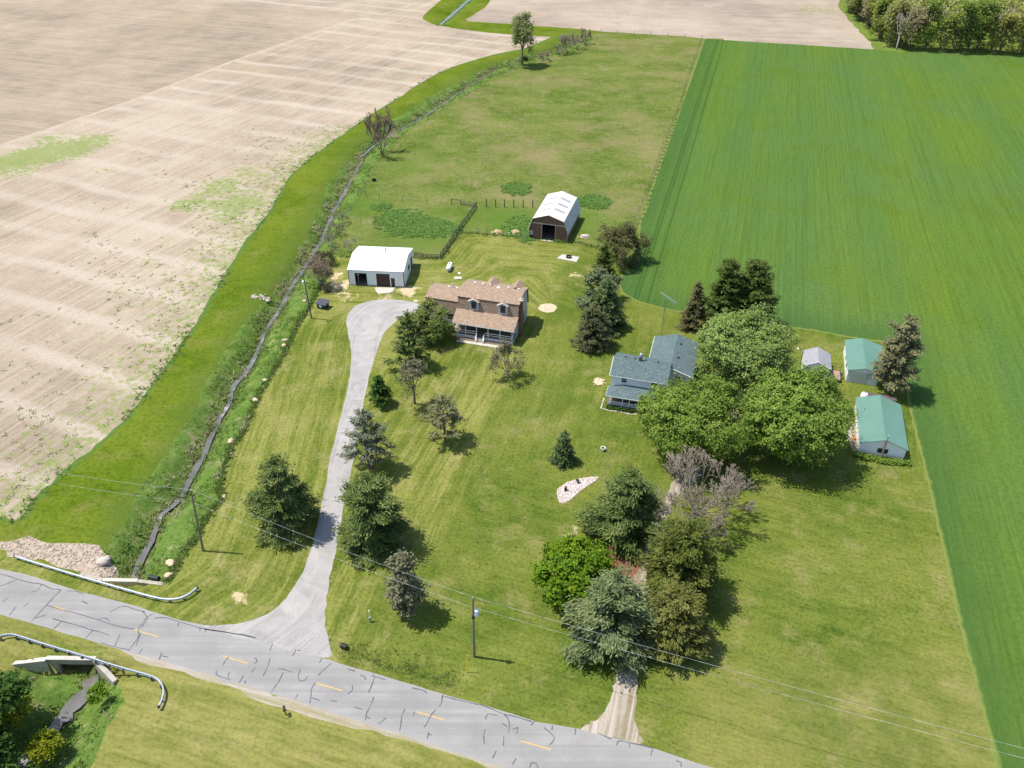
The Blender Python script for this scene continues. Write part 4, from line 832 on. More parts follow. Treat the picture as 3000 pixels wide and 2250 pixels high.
# --- shed with green roof, ribbed front and open right bay
B = empty('green_roof_shed', (60.9, 122.49), 'long white shed with a green metal roof, ribbed metal front and dark open corner bay', 'shed', -YAW)
mb = MB(); mb.box(0, 0.1, 0, .12, 10.0, 2.55); mb.box(6.35, 3.0, 0, 6.47, 10.0, 2.3); mb.prism([(0, 10.0, 0), (6.47, 10.0, 0), (6.47, 10.0, 2.3), (2.7, 10.0, 3.3), (0, 10.0, 2.55)], (0, .12, 0)); mb.box(5.25, .12, 0, 5.35, 9.9, 2.4); mb.build('wall', WHITE, B)
mb = MB(); mb.prism([(0.0, 0, 2.45), (6.1, 0, 2.35), (2.7, 0, 3.35)], (0, .1, 0)); mb.build('gable', WHITE_H, B)
RIB = siding('ribbed_grey_metal', (.52, .57, .62), 'X', 1.15, .75)
mb = MB()
for i in range(15): mb.box(.02 + i * .222, -.05 if i % 2 else -.02, .05, .242 + i * .222, .04, 2.42)
mb.build('ribbed_front', plain('galvanised_sheet', (.55, .60, .65), .45, .06, 1, .4, .2), B)
mb = MB(); mb.box(3.4, -.1, .05, 5.25, -.055, 2.36); mb.build('sliding_door', plain('grey_sheet', (.50, .55, .60), .5, .08), B)
mb = MB(); mb.slab([(-.3, -.2, 2.62), (2.697, -.2, 3.5), (2.697, 10.3, 3.5), (-.3, 10.3, 2.62)], .07); mb.slab([(2.7, -.2, 3.5), (6.65, -.2, 2.4), (6.65, 10.3, 2.4), (2.7, 10.3, 3.5)], .07); mb.build('roof', MT['groof'], B)
MB().box(6.38, .02, 0, 6.47, .12, 2.35).build('corner_post', WOODP, B)
for y in (3.0, 5.5): MB().box(-.03, y, 1.0, -.003, y + .8, 1.8).build('side_window', GLASS, B)

# --- small grey-roofed garage
B = empty('small_garage', (53.41, 124.44), 'small white garage with a grey shingle gable roof and a pale overhead door', 'garage', -YAW)
mb = MB(); wall_open(mb, 0, 4.55, 0, 2.35, 0, .12, [(.98, 3.6, 0, 2.0)]); mb.prism([(0, 0, 2.35), (4.55, 0, 2.35), (2.28, 0, 3.4)], (0, .12, 0)); mb.prism([(0, 4.6, 0), (4.55, 4.6, 0), (4.55, 4.6, 2.35), (2.28, 4.6, 3.4), (0, 4.6, 2.35)], (0, .12, 0)); mb.box(0, .12, 0, .12, 4.6, 2.35); mb.box(4.43, .12, 0, 4.55, 4.6, 2.35); mb.build('wall', WHITE_H, B)
mb = MB(); mb.slab([(-.25, -.2, 2.32), (2.277, -.2, 3.55), (2.277, 4.9, 3.55), (-.25, 4.9, 2.32)], .08); mb.slab([(2.28, -.2, 3.55), (4.8, -.2, 2.32), (4.8, 4.9, 2.32), (2.28, 4.9, 3.55)], .08); mb.build('roof', SH_GREY, B)
mb = MB(); mb.bar((-.26, -.23, 2.26), (2.28, -.23, 3.48), .05, k=4); mb.bar((4.81, -.23, 2.26), (2.28, -.23, 3.48), .05, k=4); mb.build('fascia', WHITE, B)
mb = MB()
for k in range(4): mb.box(1.0, .02, .01 + k * .49, 3.58, .07, .49 + k * .49)
d = mb.build('overhead_door', plain('pale_grey_door', (.60, .64, .66)), B)
MB().box(2.2, .0, .78, 2.35, .02, .82).build('handle', DARK, d)
for x in (.62, 3.95):
    mb = MB(); mb.box(x - .06, -.12, 1.75, x + .06, -.002, 1.95); mb.lathe([(.05, 0), (.09, .08), (.02, .16)], 8, (x, -.1, 1.6)); mb.build('wall_lamp', DARK, B)
# ------------------------------------------------------------ vegetation generators
def nrm(v): return v / (np.linalg.norm(v, axis=-1, keepdims=True) + 1e-9)
def prisms(S):
    """S (n,8): p0 p1 r0 r1 -> 4-sided tapered limbs"""
    S = np.asarray(S, float); p0, p1, r0, r1 = S[:, :3], S[:, 3:6], S[:, 6], S[:, 7]
    d = nrm(p1 - p0); ref = np.where(np.abs(d[:, 2:3]) > .9, np.array([[1., 0, 0]]), np.array([[0, 0, 1.]]))
    a = nrm(np.cross(d, ref)); b = np.cross(d, a); n = len(S); V = np.empty((n, 8, 3))
    for k in range(4):
        o = cos(pi / 2 * k) * a + sin(pi / 2 * k) * b
        V[:, k] = p0 + o * r0[:, None]; V[:, 4 + k] = p1 + o * r1[:, None]
    base = (np.arange(n) * 8)[:, None, None]
    F = np.array([[0, 1, 5, 4], [1, 2, 6, 5], [2, 3, 7, 6], [3, 0, 4, 7], [4, 5, 6, 7]])[None] + base
    return V.reshape(-1, 3), F.reshape(-1, 4)
def leaves(C, Nn, size, aspect, R, D=None):
    """quads at C with normals Nn, random spin"""
    n = len(C); r = nrm(R.normal(size=(n, 3))); t = nrm(np.cross(Nn, r)) if D is None else nrm(D + r * .45 - (D * Nn).sum(1, keepdims=True) * Nn); b = np.cross(Nn, t)
    s = (size * R.uniform(.65, 1.3, n))[:, None]; t = t * s * .5; b = b * s * .5 * aspect
    V = np.stack([C - t * .35 - b * .5, C + b, C + t * .9 , C - b * .9], 1)
    V[:, 0] = C - t; V[:, 2] = C + t; V[:, 1] = C + b - t * .1; V[:, 3] = C - b - t * .1
    F = np.arange(n * 4).reshape(n, 4)
    return V.reshape(-1, 3), F
def bent(p, q, r0, r1, R, k=3, wob=.06):
    p = np.array(p, float); q = np.array(q, float); L = np.linalg.norm(q - p); out = []; last = p
    for i in range(1, k + 1):
        t = i / k; x = p + (q - p) * t + (R.normal(0, wob * L, 3) if i < k else 0)
        out.append(np.r_[last, x, r0 + (r1 - r0) * (i - 1) / k, r0 + (r1 - r0) * t]); last = x
    return out
def finish(name, loc, label, cat, S, V, F, tint, leafm, bark, rot=0, group=None, trunkname='trunk'):
    e = empty(name, loc, label, cat, rot, group)
    if len(S): v, f = prisms(S); link(trunkname, amesh(trunkname, v, f, bark), e)
    if V is not None: link('crown', amesh('crown', V, F, leafm, {'tint': ('FACE', tint)}), e)
    return e

def broadleaf(h, r, n, R, base=.22, size=.42, lobes=13, clump=.75, rz=None, flat=.0, lean=(0, 0), hollow=.55, gap=0.0):
    """broad crown: lobes of leaf clumps on limbs"""
    rz = rz or h * (1 - base) / 2; cz = h - rz; S = []; cc = np.array([lean[0], lean[1], cz])
    fork = h * max(base * .8, .12); tr = .018 * h + .08
    S += bent((0, 0, -.2), (lean[0] * .3, lean[1] * .3, fork), tr, tr * .8, R, 2, .02)
    dirs = nrm(R.normal(size=(lobes * 4, 3)) * [1, 1, .8] + [0, 0, .18]); keep = [dirs[0]]
    for d in dirs[1:]:
        if len(keep) >= lobes: break
        if min(np.linalg.norm(d - k) for k in keep) > (.52 if lobes < 18 else .40): keep.append(d)
    C = []; O = []; T = []
    for d in keep:
        f = R.uniform(.50, .84); lc = cc + d * [r * f, r * f, rz * f]; lr = R.uniform(.22, .42) * min(r, rz * 1.2)
        a = np.array([lean[0] * .3, lean[1] * .3, fork]); S += bent(a, lc, tr * .5, tr * .14, R, 4, .05)
        m = int(n / len(keep) / 26); cd_ = nrm(R.normal(size=(m, 3)) + d * .7); lobe_t = R.normal(0, .07)
        for c_ in cd_:
            if R.random() < gap: continue
            cp = lc + c_ * lr * R.uniform(.6, 1.08) * np.array([1, 1, .85])
            if R.random() < .12: S += [np.r_[lc, cp, tr * .1, .02]]
            k = 26; q = R.normal(0, 1, (k, 3)) * [clump * .36, clump * .36, clump * .24]; sd_ = nrm(c_ * [1, 1, .35] + np.array([.35, 0, .1])); q = q + sd_ * R.normal(0, clump * .62, (k, 1))
            C.append(cp + q); O.append(nrm(c_ * .6 + d * .45 + np.array([0, 0, .55]) + R.normal(0, .58, (k, 3)))); T.append(np.clip(.5 + lobe_t + R.normal(0, .13) + R.normal(0, .14, k), 0, 1))
    C = np.vstack(C); O = np.vstack(O); T = np.concatenate(T); C[:, 2] = np.maximum(C[:, 2], .25)
    V, F = leaves(C, O, size, .75, R); return S, V, F, T

def conifer(h, r, n, R, clear=.06, layers=18, per=7, rise=.12, size=.5, pw=.85, tuft=.6, flat=.4, inner=.25, leader=True, asp=.32, jag=.22, droop=0, double=False):
    S = []; tr = .016 * h + .07; S += bent((0, 0, -.2), (0, 0, h * .97), tr, .03, R, 6, .004)
    if double: S += bent((.5, .1, 0), (1.1, .5, h * .85), tr * .8, .03, R, 6, .004)
    C = []; O = []; T = []; DD = []; zs = h * (clear + (1 - clear) * (np.linspace(0, 1, layers) ** .92))
    tot = sum(max(.15, (1 - z / h)) ** pw for z in zs)
    for li, z in enumerate(zs[:-1]):
        t = (z / h - clear) / (1 - clear); R_l = r * (max(0, 1 - t) ** pw) * R.uniform(1 - jag, 1 + jag * .6) + .25
        pr = max(3, int(per * (.55 + .45 * (1 - t)))); a0 = R.uniform(0, 6.28)
        for k in range(pr):
            az = a0 + 6.283 * k / pr + R.normal(0, .22); L = R_l * R.uniform(1 - jag * 1.3, 1.08); el = rise + .35 * t + R.normal(0, .07)
            d = np.array([cos(az) * cos(el), sin(az) * cos(el), sin(el)]); p0 = np.array([0, 0, z]); p1 = p0 + d * L + [0, 0, -droop * L]
            S.append(np.r_[p0, p1, max(.025, tr * .28 * (1 - t)), .015])
            nt = max(2, int(L / tuft * 1.7)); bt = R.normal(0, .10)
            for q in range(nt):
                u = inner + (1 - inner) * (q + R.uniform(.2, 1)) / nt; w = (.25 + .75 * u) * tuft
                side = np.array([-sin(az), cos(az), 0]) * R.normal(0, .17 * L * u)
                cp = p0 + (p1 - p0) * u + side + [0, 0, .08]
                m = max(4, int(n / (tot * per * 4.2)))
                qq = R.normal(0, 1, (m, 3)) * [w * .52, w * .52, w * flat * .5]
                C.append(cp + qq); DD.append(np.tile(d, (m, 1))); O.append(nrm(np.array([0, 0, .9]) + d * .35 + R.normal(0, .42, (m, 3)))); T.append(np.clip(.25 + .4 * u + bt + R.normal(0, .10) + R.normal(0, .13, m), 0, 1))  # tint lightens from inner branch to tip, painting shaded interior and lit tips
    if leader:
        q = R.normal(0, 1, (60, 3)) * [.16, .16, .5]; C.append(np.array([0, 0, h - .4]) + q); DD.append(np.tile([0, 0, 1.], (60, 1))); O.append(nrm(q * [1, 1, .2] + R.normal(0, .4, (60, 3)))); T.append(np.clip(R.normal(.55, .15, 60), 0, 1))
    C = np.vstack(C); O = np.vstack(O); T = np.concatenate(T); C[:, 2] = np.maximum(C[:, 2], .15)
    V, F = leaves(C, O, size * 1.15, asp, R, np.vstack(DD)); return S, V, F, T

def grow(S, tips, p, d, L, r, depth, R, spread, upb, kids=(2, 3), short=.78, minr=.022):
    q = p + d * L; S.append(np.r_[p, q, max(r, minr), max(r * .72, minr)])
    if depth == 0: tips.append((q, d)); return
    for _ in range(R.integers(kids[0], kids[1] + 1)):
        nd = nrm(d + R.normal(0, spread, 3) + np.array([0, 0, upb])); grow(S, tips, q, nd, L * short * R.uniform(.8, 1.15), r * .66, depth - 1, R, spread, upb, kids, short, minr)
def fit(S, h, r, floor=None):
    """scale a grown skeleton to height h and radius r"""
    S = np.array(S); zmax = np.percentile(S[:, 5], 99.5); rad = np.percentile(np.hypot(S[:, 3], S[:, 4]), 98)
    k = np.array([r / rad, r / rad, h / zmax]); S[:, :3] *= k; S[:, 3:6] *= k; return S, k
def bare(h, r, R, depth=6, stems=1, spread=.38, upb=.10, trunk=.16, kids=(2, 3), minr=.024, twigs=0):
    S = []; tips = []
    if stems == 1:
        S.append(np.r_[0, 0, -.2, 0, 0, trunk * h, .02 * h + .05, .018 * h + .04]); b = np.array([0, 0, trunk * h])
        for k in range(5): az = k * 1.257 + R.normal(0, .3); grow(S, tips, b, nrm(np.array([cos(az), sin(az), R.uniform(.5, 1.6)])), h * .2, .012 * h, depth, R, spread, upb, kids, .78, minr)
    else:
        for k in range(stems):
            az = 6.283 * k / stems + R.normal(0, .3); grow(S, tips, np.array([.15 * cos(az), .15 * sin(az), 0.]), nrm(np.array([cos(az), sin(az), R.uniform(.7, 2.2)])), h * .24, .010 * h, depth, R, spread, upb, kids, .78, minr)
    S, k = fit(S, h, r); S[:, [2, 5]] = np.maximum(S[:, [2, 5]], -.2)
    return S, [(p * k, d) for p, d in tips]
def leafy_skeleton(h, r, n, R, depth=5, trunk=.3, spread=.42, upb=.05, size=.36, clump=.4, asp=.7, keepf=1.0, stems=1, minr=.022):
    S, tips = bare(h, r, R, depth, stems, spread, upb, trunk, (2, 3), minr)
    R.shuffle(tips); tips = tips[:max(8, int(len(tips) * keepf))]
    m = max(3, int(n / len(tips))); C = []; O = []; T = []
    for p, d in tips:
        q = R.normal(0, clump, (m, 3)) * [1, 1, .7]; C.append(p + q); O.append(nrm(np.array([0, 0, .6]) + d * .3 + R.normal(0, .55, (m, 3)))); T.append(np.clip(.5 + R.normal(0, .12) + R.normal(0, .15, m), 0, 1))
    C = np.vstack(C); C[:, 2] = np.maximum(C[:, 2], .15)
    V, F = leaves(C, np.vstack(O), size, asp, R); return S, V, F, np.concatenate(T)
def R_(k): return np.random.default_rng(1000 + k)
def at(x, y): p = G(x, y); return (p[0], p[1], 0)

# --- conifers and yard trees of the west plot
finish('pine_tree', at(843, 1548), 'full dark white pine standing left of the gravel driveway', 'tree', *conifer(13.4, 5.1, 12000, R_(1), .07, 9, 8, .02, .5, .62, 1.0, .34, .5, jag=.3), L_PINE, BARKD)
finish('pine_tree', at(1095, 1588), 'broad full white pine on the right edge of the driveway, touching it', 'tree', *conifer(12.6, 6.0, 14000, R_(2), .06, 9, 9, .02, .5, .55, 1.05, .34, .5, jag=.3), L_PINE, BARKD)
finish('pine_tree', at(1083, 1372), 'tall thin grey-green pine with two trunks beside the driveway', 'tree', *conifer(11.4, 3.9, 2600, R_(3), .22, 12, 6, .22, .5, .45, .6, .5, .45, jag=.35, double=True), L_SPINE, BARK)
finish('pine_tree', at(1304, 1291), 'sparse browning pine alone in the middle of the west lawn', 'tree', *conifer(8.9, 3.6, 1500, R_(4), .30, 10, 6, .25, .5, .5, .55, .5, .5, jag=.4), L_BROWNPINE, BARK)
finish('young_tree', at(1116, 1183), 'small dark green tree close to the right side of the driveway', 'tree', *conifer(5.7, 1.75, 2600, R_(5), .2, 9, 7, .25, .42, .55, .5, .6, .2, asp=.6), L_DARK, BARKD)
finish('young_tree', at(1215, 1183), 'thin see-through tree with grey leaves between the small green tree and the browning pine', 'tree', *leafy_skeleton(8.3, 2.7, 1300, R_(6), 4, .42, .45, .06, .36, .42), L_SPARSE, BARK)
finish('pine_tree', at(1203, 1072), 'open dark pine in front of the leafy tree by the tan-roofed house', 'tree', *conifer(11.3, 4.0, 3600, R_(7), .16, 9, 6, .15, .55, .5, .7, .5, .35, jag=.35), L_PINE, BARKD)
finish('leafy_tree', at(1268, 990), 'rounded olive green tree hiding the wing of the tan-roofed house', 'tree', *broadleaf(7.8, 4.6, 10000, R_(8), .06, .40, 14, .7), L_OLIVE, BARK)
finish('young_tree', at(1488, 1105), 'half bare twiggy tree on the lawn before the long front porch', 'tree', *leafy_skeleton(7.4, 3.2, 2200, R_(9), 5, .08, .42, .08, .26, .3), L_SPARSE, BARK)
finish('leafy_tree', at(1193, 1798), 'dull thin-leaved tree near the road between driveway and utility pole', 'tree', *conifer(10.8, 2.75, 3600, R_(10), .14, 14, 7, .5, .36, .36, .55, .8, .4, asp=.65, jag=.35), L_SPARSE, BARK)
# --- east plot
finish('spruce_tree', at(1650, 1352), 'small dense blue-green spruce above the pebble bed', 'tree', *conifer(6.0, 1.9, 5200, R_(11), .02, 15, 9, -.05, .42, .8, .45, .5, .15, droop=.1), L_BSPRUCE, BARKD)
finish('pine_tree', at(1832, 1562), 'bushy dark green pine just right of the pebble bed', 'tree', *conifer(11.8, 5.9, 14000, R_(12), .06, 9, 9, .04, .5, .55, 1.05, .36, .5, jag=.3), L_PINE, BARKD)
S, tp_ = bare(10.2, 7.8, R_(13), 9, 9, .26, .05, .1, (2, 2), .026)
e = empty('bare_tree', at(2040, 1505), 'large leafless grey-pink spreading tree', 'tree'); e['label'] = 'large leafless grey-pink tree with a wide fan of branches'
v, f = prisms(S[:140]); link('trunk', amesh('trunk', v, f, BARKP), e); v, f = prisms(S[140:]); o = link('branches', amesh('branches', v, f, L_TWIG, {'tint': ('FACE', np.random.default_rng(3).uniform(0, 1, len(f)))}), e)
S, tp_ = bare(8.4, 6.4, R_(14), 9, 7, .26, .05, .1, (2, 2), .026)
e = empty('bare_tree', at(2010, 1590), 'smaller leafless tree leaning to the lawn, against the dark cedar', 'tree')
v, f = prisms(S[:120]); link('trunk', amesh('trunk', v, f, BARKP), e); v, f = prisms(S[120:]); link('branches', amesh('branches', v, f, L_TWIG, {'tint': ('FACE', np.random.default_rng(4).uniform(0, 1, len(f)))}), e)
finish('maple_tree', at(1672, 1755), 'bright yellow-green maple at the left of the front tree group', 'tree', *broadleaf(9.8, 4.9, 18000, R_(15), .05, .40, 22, .65), L_BRIGHT, BARK)
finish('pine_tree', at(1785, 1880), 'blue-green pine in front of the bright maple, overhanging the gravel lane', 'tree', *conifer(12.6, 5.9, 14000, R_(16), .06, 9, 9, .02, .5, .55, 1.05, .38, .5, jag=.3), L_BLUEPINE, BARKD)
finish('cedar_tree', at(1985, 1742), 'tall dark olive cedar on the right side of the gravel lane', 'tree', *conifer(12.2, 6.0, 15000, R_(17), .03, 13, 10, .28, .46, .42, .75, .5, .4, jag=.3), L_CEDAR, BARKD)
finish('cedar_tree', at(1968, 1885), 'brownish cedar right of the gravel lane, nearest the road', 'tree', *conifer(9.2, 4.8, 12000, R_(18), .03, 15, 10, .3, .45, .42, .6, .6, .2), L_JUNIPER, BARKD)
finish('maple_tree', at(2150, 1128), 'large light green maple behind the slate roofed farmhouse', 'tree', *broadleaf(14.6, 8.8, 46000, R_(19), .1, .35, 34, .8, gap=.12), leaf('light_maple_leaves', (.115, .185, .042), (.205, .280, .074), (.285, .350, .110)), BARK)
finish('maple_tree', at(2025, 1335), 'large green maple covering the right end of the farmhouse porch', 'tree', *broadleaf(13.6, 8.6, 48000, R_(20), .1, .35, 36, .8, gap=.12), L_MAPLE, BARK)
finish('maple_tree', at(2312, 1332), 'largest dark green maple between the bare tree and the workshop', 'tree', *broadleaf(15.2, 9.1, 54000, R_(21), .08, .35, 38, .8, gap=.12), leaf('dark_maple_leaves', (.080, .155, .022), (.165, .248, .040), (.255, .330, .074)), BARK)
finish('maple_tree', at(1908, 1262), 'small leafy tree tucked against the farmhouse porch posts', 'tree', *broadleaf(7.6, 2.7, 5000, R_(22), .1, .4, 9, .6), L_MAPLE, BARK)
# --- spruces at the crop edge
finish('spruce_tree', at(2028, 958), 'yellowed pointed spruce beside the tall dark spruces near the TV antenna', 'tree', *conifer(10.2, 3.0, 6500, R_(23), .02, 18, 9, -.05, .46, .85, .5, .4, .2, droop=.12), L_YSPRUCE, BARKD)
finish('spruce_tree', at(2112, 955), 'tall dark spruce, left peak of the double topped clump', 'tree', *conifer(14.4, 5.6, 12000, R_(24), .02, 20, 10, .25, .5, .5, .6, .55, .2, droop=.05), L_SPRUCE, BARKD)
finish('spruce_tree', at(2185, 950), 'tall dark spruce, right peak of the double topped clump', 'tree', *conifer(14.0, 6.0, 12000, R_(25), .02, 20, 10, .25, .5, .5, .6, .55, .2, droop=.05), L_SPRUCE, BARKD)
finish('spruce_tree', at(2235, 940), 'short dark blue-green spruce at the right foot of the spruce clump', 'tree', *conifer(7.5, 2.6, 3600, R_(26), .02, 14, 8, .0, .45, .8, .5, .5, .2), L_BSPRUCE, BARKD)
# --- hedgerow between the plots
finish('spruce_tree', at(1766, 812), 'narrow dark spruce at the far end of the evergreen row', 'tree', *conifer(8.2, 2.7, 5200, R_(27), .02, 15, 8, .0, .45, .75, .5, .5, .2), L_SPRUCE, BARKD)
finish('leafy_tree', at(1755, 880), 'rounded grey-green tree in the evergreen row', 'tree', *broadleaf(7.4, 4.0, 7500, R_(28), .05, .38, 10, .6), L_GREY, BARK)
finish('leafy_tree', at(1722, 935), 'lower grey-leaved tree on the left side of the evergreen row', 'tree', *broadleaf(6.8, 3.4, 5500, R_(29), .05, .38, 9, .6), L_GREY, BARK)
finish('spruce_tree', at(1770, 958), 'dense dark green spruce in the middle of the evergreen row', 'tree', *conifer(10.6, 4.1, 9500, R_(30), .02, 17, 9, .0, .48, .7, .55, .5, .2), L_BSPRUCE, BARKD)
finish('spruce_tree', at(1735, 1012), 'brown-tinged spruce at the near end of the evergreen row', 'tree', *conifer(8.6, 4.1, 8500, R_(31), .02, 15, 9, .05, .46, .6, .55, .5, .2), leaf('brown_tinged_needles', (.046, .058, .026), (.090, .100, .044), (.145, .145, .070), .08), BARKD)
finish('bush_tree', at(1815, 765), 'wide brownish green bushy tree at the corner of the crop by the gambrel barn', 'tree', *leafy_skeleton(9.4, 5.8, 11500, R_(32), 6, .05, .36, .06, .36, .42, stems=6), leaf('brown_green_leaves', (.095, .088, .042), (.135, .135, .050), (.155, .185, .058), .2), BARK)
# --- pine by the sheds
finish('pine_tree', at(2600, 1148), 'brownish two-trunked pine leaning over the green roofed shed', 'tree', *conifer(15.2, 4.3, 9000, R_(33), .22, 15, 8, .12, .5, .42, .7, .5, .3, jag=.3, double=True), L_BROWNPINE, BARKP)
# --- along the creek and the far fields
finish('bare_bush', at(940, 838), 'brown twiggy bush tree between the creek and the machine barn', 'bush', *leafy_skeleton(6.6, 3.2, 2600, R_(34), 6, .05, .30, .1, .22, .3, stems=7), leaf('brown_buds', (.16, .115, .08), (.22, .16, .11), (.16, .17, .06), .1), BARKP)
finish('dark_bush', at(950, 775), 'small dark bush behind the brown twiggy bush', 'bush', *leafy_skeleton(3.2, 2.4, 1500, R_(35), 4, .05, .4, .05, .3, .35, stems=5), leaf('dark_brown_leaves', (.05, .045, .028), (.08, .07, .035), (.10, .10, .04), .1), BARKD)
for k, (x, y, h, r) in enumerate(((972, 722, 3.0, 2.0), (984, 690, 3.4, 2.2), (1000, 655, 3.0, 2.0))):
    S, tp_ = bare(h, r, R_(36 + k), 5, 6, .35, .08, .1, (2, 3), .02)
    e = empty('grey_bush', at(x, y), ('grey leafless bush, nearest of three along the creek behind the barn', 'grey leafless bush, middle of three along the creek behind the barn', 'grey leafless bush, farthest of three along the creek behind the barn')[k], 'bush', 0, 'grey bushes along the creek')
    v, f = prisms(S); link('branches', amesh('branches', v, f, L_TWIG, {'tint': ('FACE', R_(k).uniform(0, .6, len(f)))}), e)
S, tp_ = bare(3.6, 1.7, R_(41), 5, 4, .35, .08, .1, (2, 3), .018)
e = empty('bare_shrub', at(1028, 738), 'small pale leafless shrub just behind the left end of the machine barn', 'bush'); v, f = prisms(S); link('branches', amesh('branches', v, f, L_TWIG, {'tint': ('FACE', R_(2).uniform(.3, 1, len(f)))}), e)
S, tp_ = bare(12.8, 5.6, R_(42), 8, 8, .26, .10, .1, (2, 2), .036)
e = empty('bare_tree', at(1120, 452), 'brown leafless tree standing by the creek at the pasture edge', 'tree')
v, f = prisms(S[:100]); link('trunk', amesh('trunk', v, f, BARKD), e); v, f = prisms(S[100:]); link('branches', amesh('branches', v, f, leaf('brown_twigs', (.10, .075, .058), (.15, .115, .088), (.20, .155, .12), 0), {'tint': ('FACE', R_(5).uniform(0, 1, len(f)))}), e)
finish('poplar_tree', at(1529, 192), 'tall airy pale green tree alone at the far end of the creek', 'tree', *leafy_skeleton(18.2, 4.6, 5000, R_(43), 5, .3, .34, .12, .62, .75, minr=.06), L_POPLAR, BARK)
finish('dark_bush', at(1535, 190), 'round black-green bush at the foot of the tall airy tree', 'bush', *leafy_skeleton(3.0, 1.4, 700, R_(44), 3, .05, .4, .05, .4, .4, stems=4), L_SPRUCE, BARKD)
for k, (x, y, h, r) in enumerate(((1640, 160, 4.0, 3.0), (1662, 155, 8.0, 4.2), (1690, 143, 5.5, 3.6), (1712, 130, 6.5, 3.4), (1598, 178, 3.4, 2.6))):
    S, tp_ = bare(h, r, R_(45 + k), 5, 5, .35, .08, .1, (2, 3), .05)
    e = empty('grey_bush', at(x, y), ('low grey bush left of the tallest hedge bush', 'tallest grey leafless bush in the far hedge', 'pale grey bush right of the tallest hedge bush', 'pale grey bush at the far right end of the hedge', 'lowest grey bush at the left end of the far hedge')[k], 'bush', 0, 'grey bushes in the far hedge')
    v, f = prisms(S); link('branches', amesh('branches', v, f, L_TWIG, {'tint': ('FACE', R_(k).uniform(0, .7, len(f)))}), e)
# --- south-west corner by the culvert
finish('dark_tree', (-59.3, 51.0, -.3), 'big dark tree cut off at the left edge, below the guardrail', 'tree', *broadleaf(9.5, 6.6, 17000, R_(51), .05, .45, 16, .75), L_DARK, BARKD)
finish('dark_tree', (-56.0, 46.5, -.8), 'dark leafy tree over the creek at the bottom left corner', 'tree', *broadleaf(6.0, 3.8, 8000, R_(52), .05, .42, 10, .7), L_DARK, BARKD)
finish('yellow_bush', at(150, 2205), 'bright yellow-green bush beside the creek below the culvert', 'bush', *leafy_skeleton(2.9, 1.8, 3600, R_(53), 4, .05, .36, .1, .26, .28, stems=6), L_YELLOW, BARK)
finish('yellow_bush', at(55, 2130), 'yellow-green bush half hidden against the dark tree at the left edge', 'bush', *leafy_skeleton(4.6, 2.2, 3000, R_(54), 4, .05, .36, .1, .3, .32, stems=6), L_YELLOW, BARK)
finish('green_bush', at(289, 2048), 'small green bush on the bank right below the culvert mouth', 'bush', *leafy_skeleton(1.6, 1.15, 1800, R_(55), 4, .05, .36, .1, .22, .2, stems=6), L_BRIGHT, BARK)

# --- woodland: individual trees along its edge, the rest one mass
WPOLY = G2([(2640, 140), (2560, 95), (2520, 50), (2490, 5), (2500, -75), (4200, -75), (4000, 215), (3000, 152), (2700, 142)])
protos = []
for k in range(4):
    S, V, F, T = leafy_skeleton(15 + 1.5 * k, 4.4 + .3 * k, 2600, R_(60 + k), 5, .03, .34, .09, .85, .9, minr=.07)
    v, f = prisms(S); lm = (L_WOOD, leaf('yellow_green_wood_leaves', (.27, .28, .07), (.35, .36, .09), (.42, .41, .12), .4), leaf('fresh_wood_leaves', (.15, .22, .04), (.22, .29, .055), (.28, .34, .07), .4), leaf('budding_wood_leaves', (.30, .26, .17), (.36, .32, .19), (.37, .36, .13), .4))[k]
    protos.append((amesh('trunk', v, f, BARK), amesh('crown', V, F, lm, {'tint': ('FACE', T)})))
edge = smooth(G2([(2478, -20), (2485, 10), (2500, 45), (2530, 70), (2555, 95), (2580, 118), (2620, 140), (2680, 148), (2760, 151), (2850, 155), (2940, 158), (3040, 163)]), 1)
def along(L, step):
    out = []; acc = 0
    for a, b in zip(L[:-1], L[1:]):
        d = np.hypot(*(b - a)); 
        while acc < d: out.append(a + (b - a) * acc / d); acc += step
        acc -= d
    return out
KIND = ('olive leafing tree standing in the front row of the woodland edge', 'yellow-green leafing tree in the front row of the woodland edge', 'fresh green tree in the front row of the woodland edge', 'brownish budding tree in the front row of the woodland edge')
RW = np.random.default_rng(77)
for p in along(edge, 5.0):
    k = int(RW.choice([0, 0, 1, 2, 2, 3])); s = RW.uniform(.75, 1.12)
    e = empty('woodland_tree', (p[0] + RW.normal(0, 1) + 1, p[1] + RW.normal(0, 1) + 2, 0), KIND[k], 'tree', RW.uniform(0, 6.28), 'trees along the woodland edge'); e.scale = (s, s, s * RW.uniform(.92, 1.08))
    link('trunk', protos[k][0], e); link('crown', protos[k][1], e)
S, tp_ = bare(15, 3.6, R_(70), 5, 1, .34, .10, .35, (2, 2), .05)
e = empty('dead_tree', (*G(2625, 146)[:2], 0), 'bare grey dead tree at the corner of the woodland', 'tree'); v, f = prisms(S); link('branches', amesh('branches', v, f, plain('dead_wood', (.25, .22, .19))), e)
VV = []; FF = []; TT = []; off = 0; LV = []; LF = []; lo = 0
W0 = WPOLY.min(0); W1 = WPOLY.max(0)
X, Y = np.meshgrid(np.arange(W0[0], min(W1[0], 420), 6.4), np.arange(W0[1], min(W1[1], 640), 6.4)); Pw = np.stack([X.ravel(), Y.ravel()], 1) + RW.uniform(-2.4, 2.4, (X.size, 2))
Pw = Pw[inside(Pw, WPOLY) & (dist_poly(Pw, edge) > 5)]
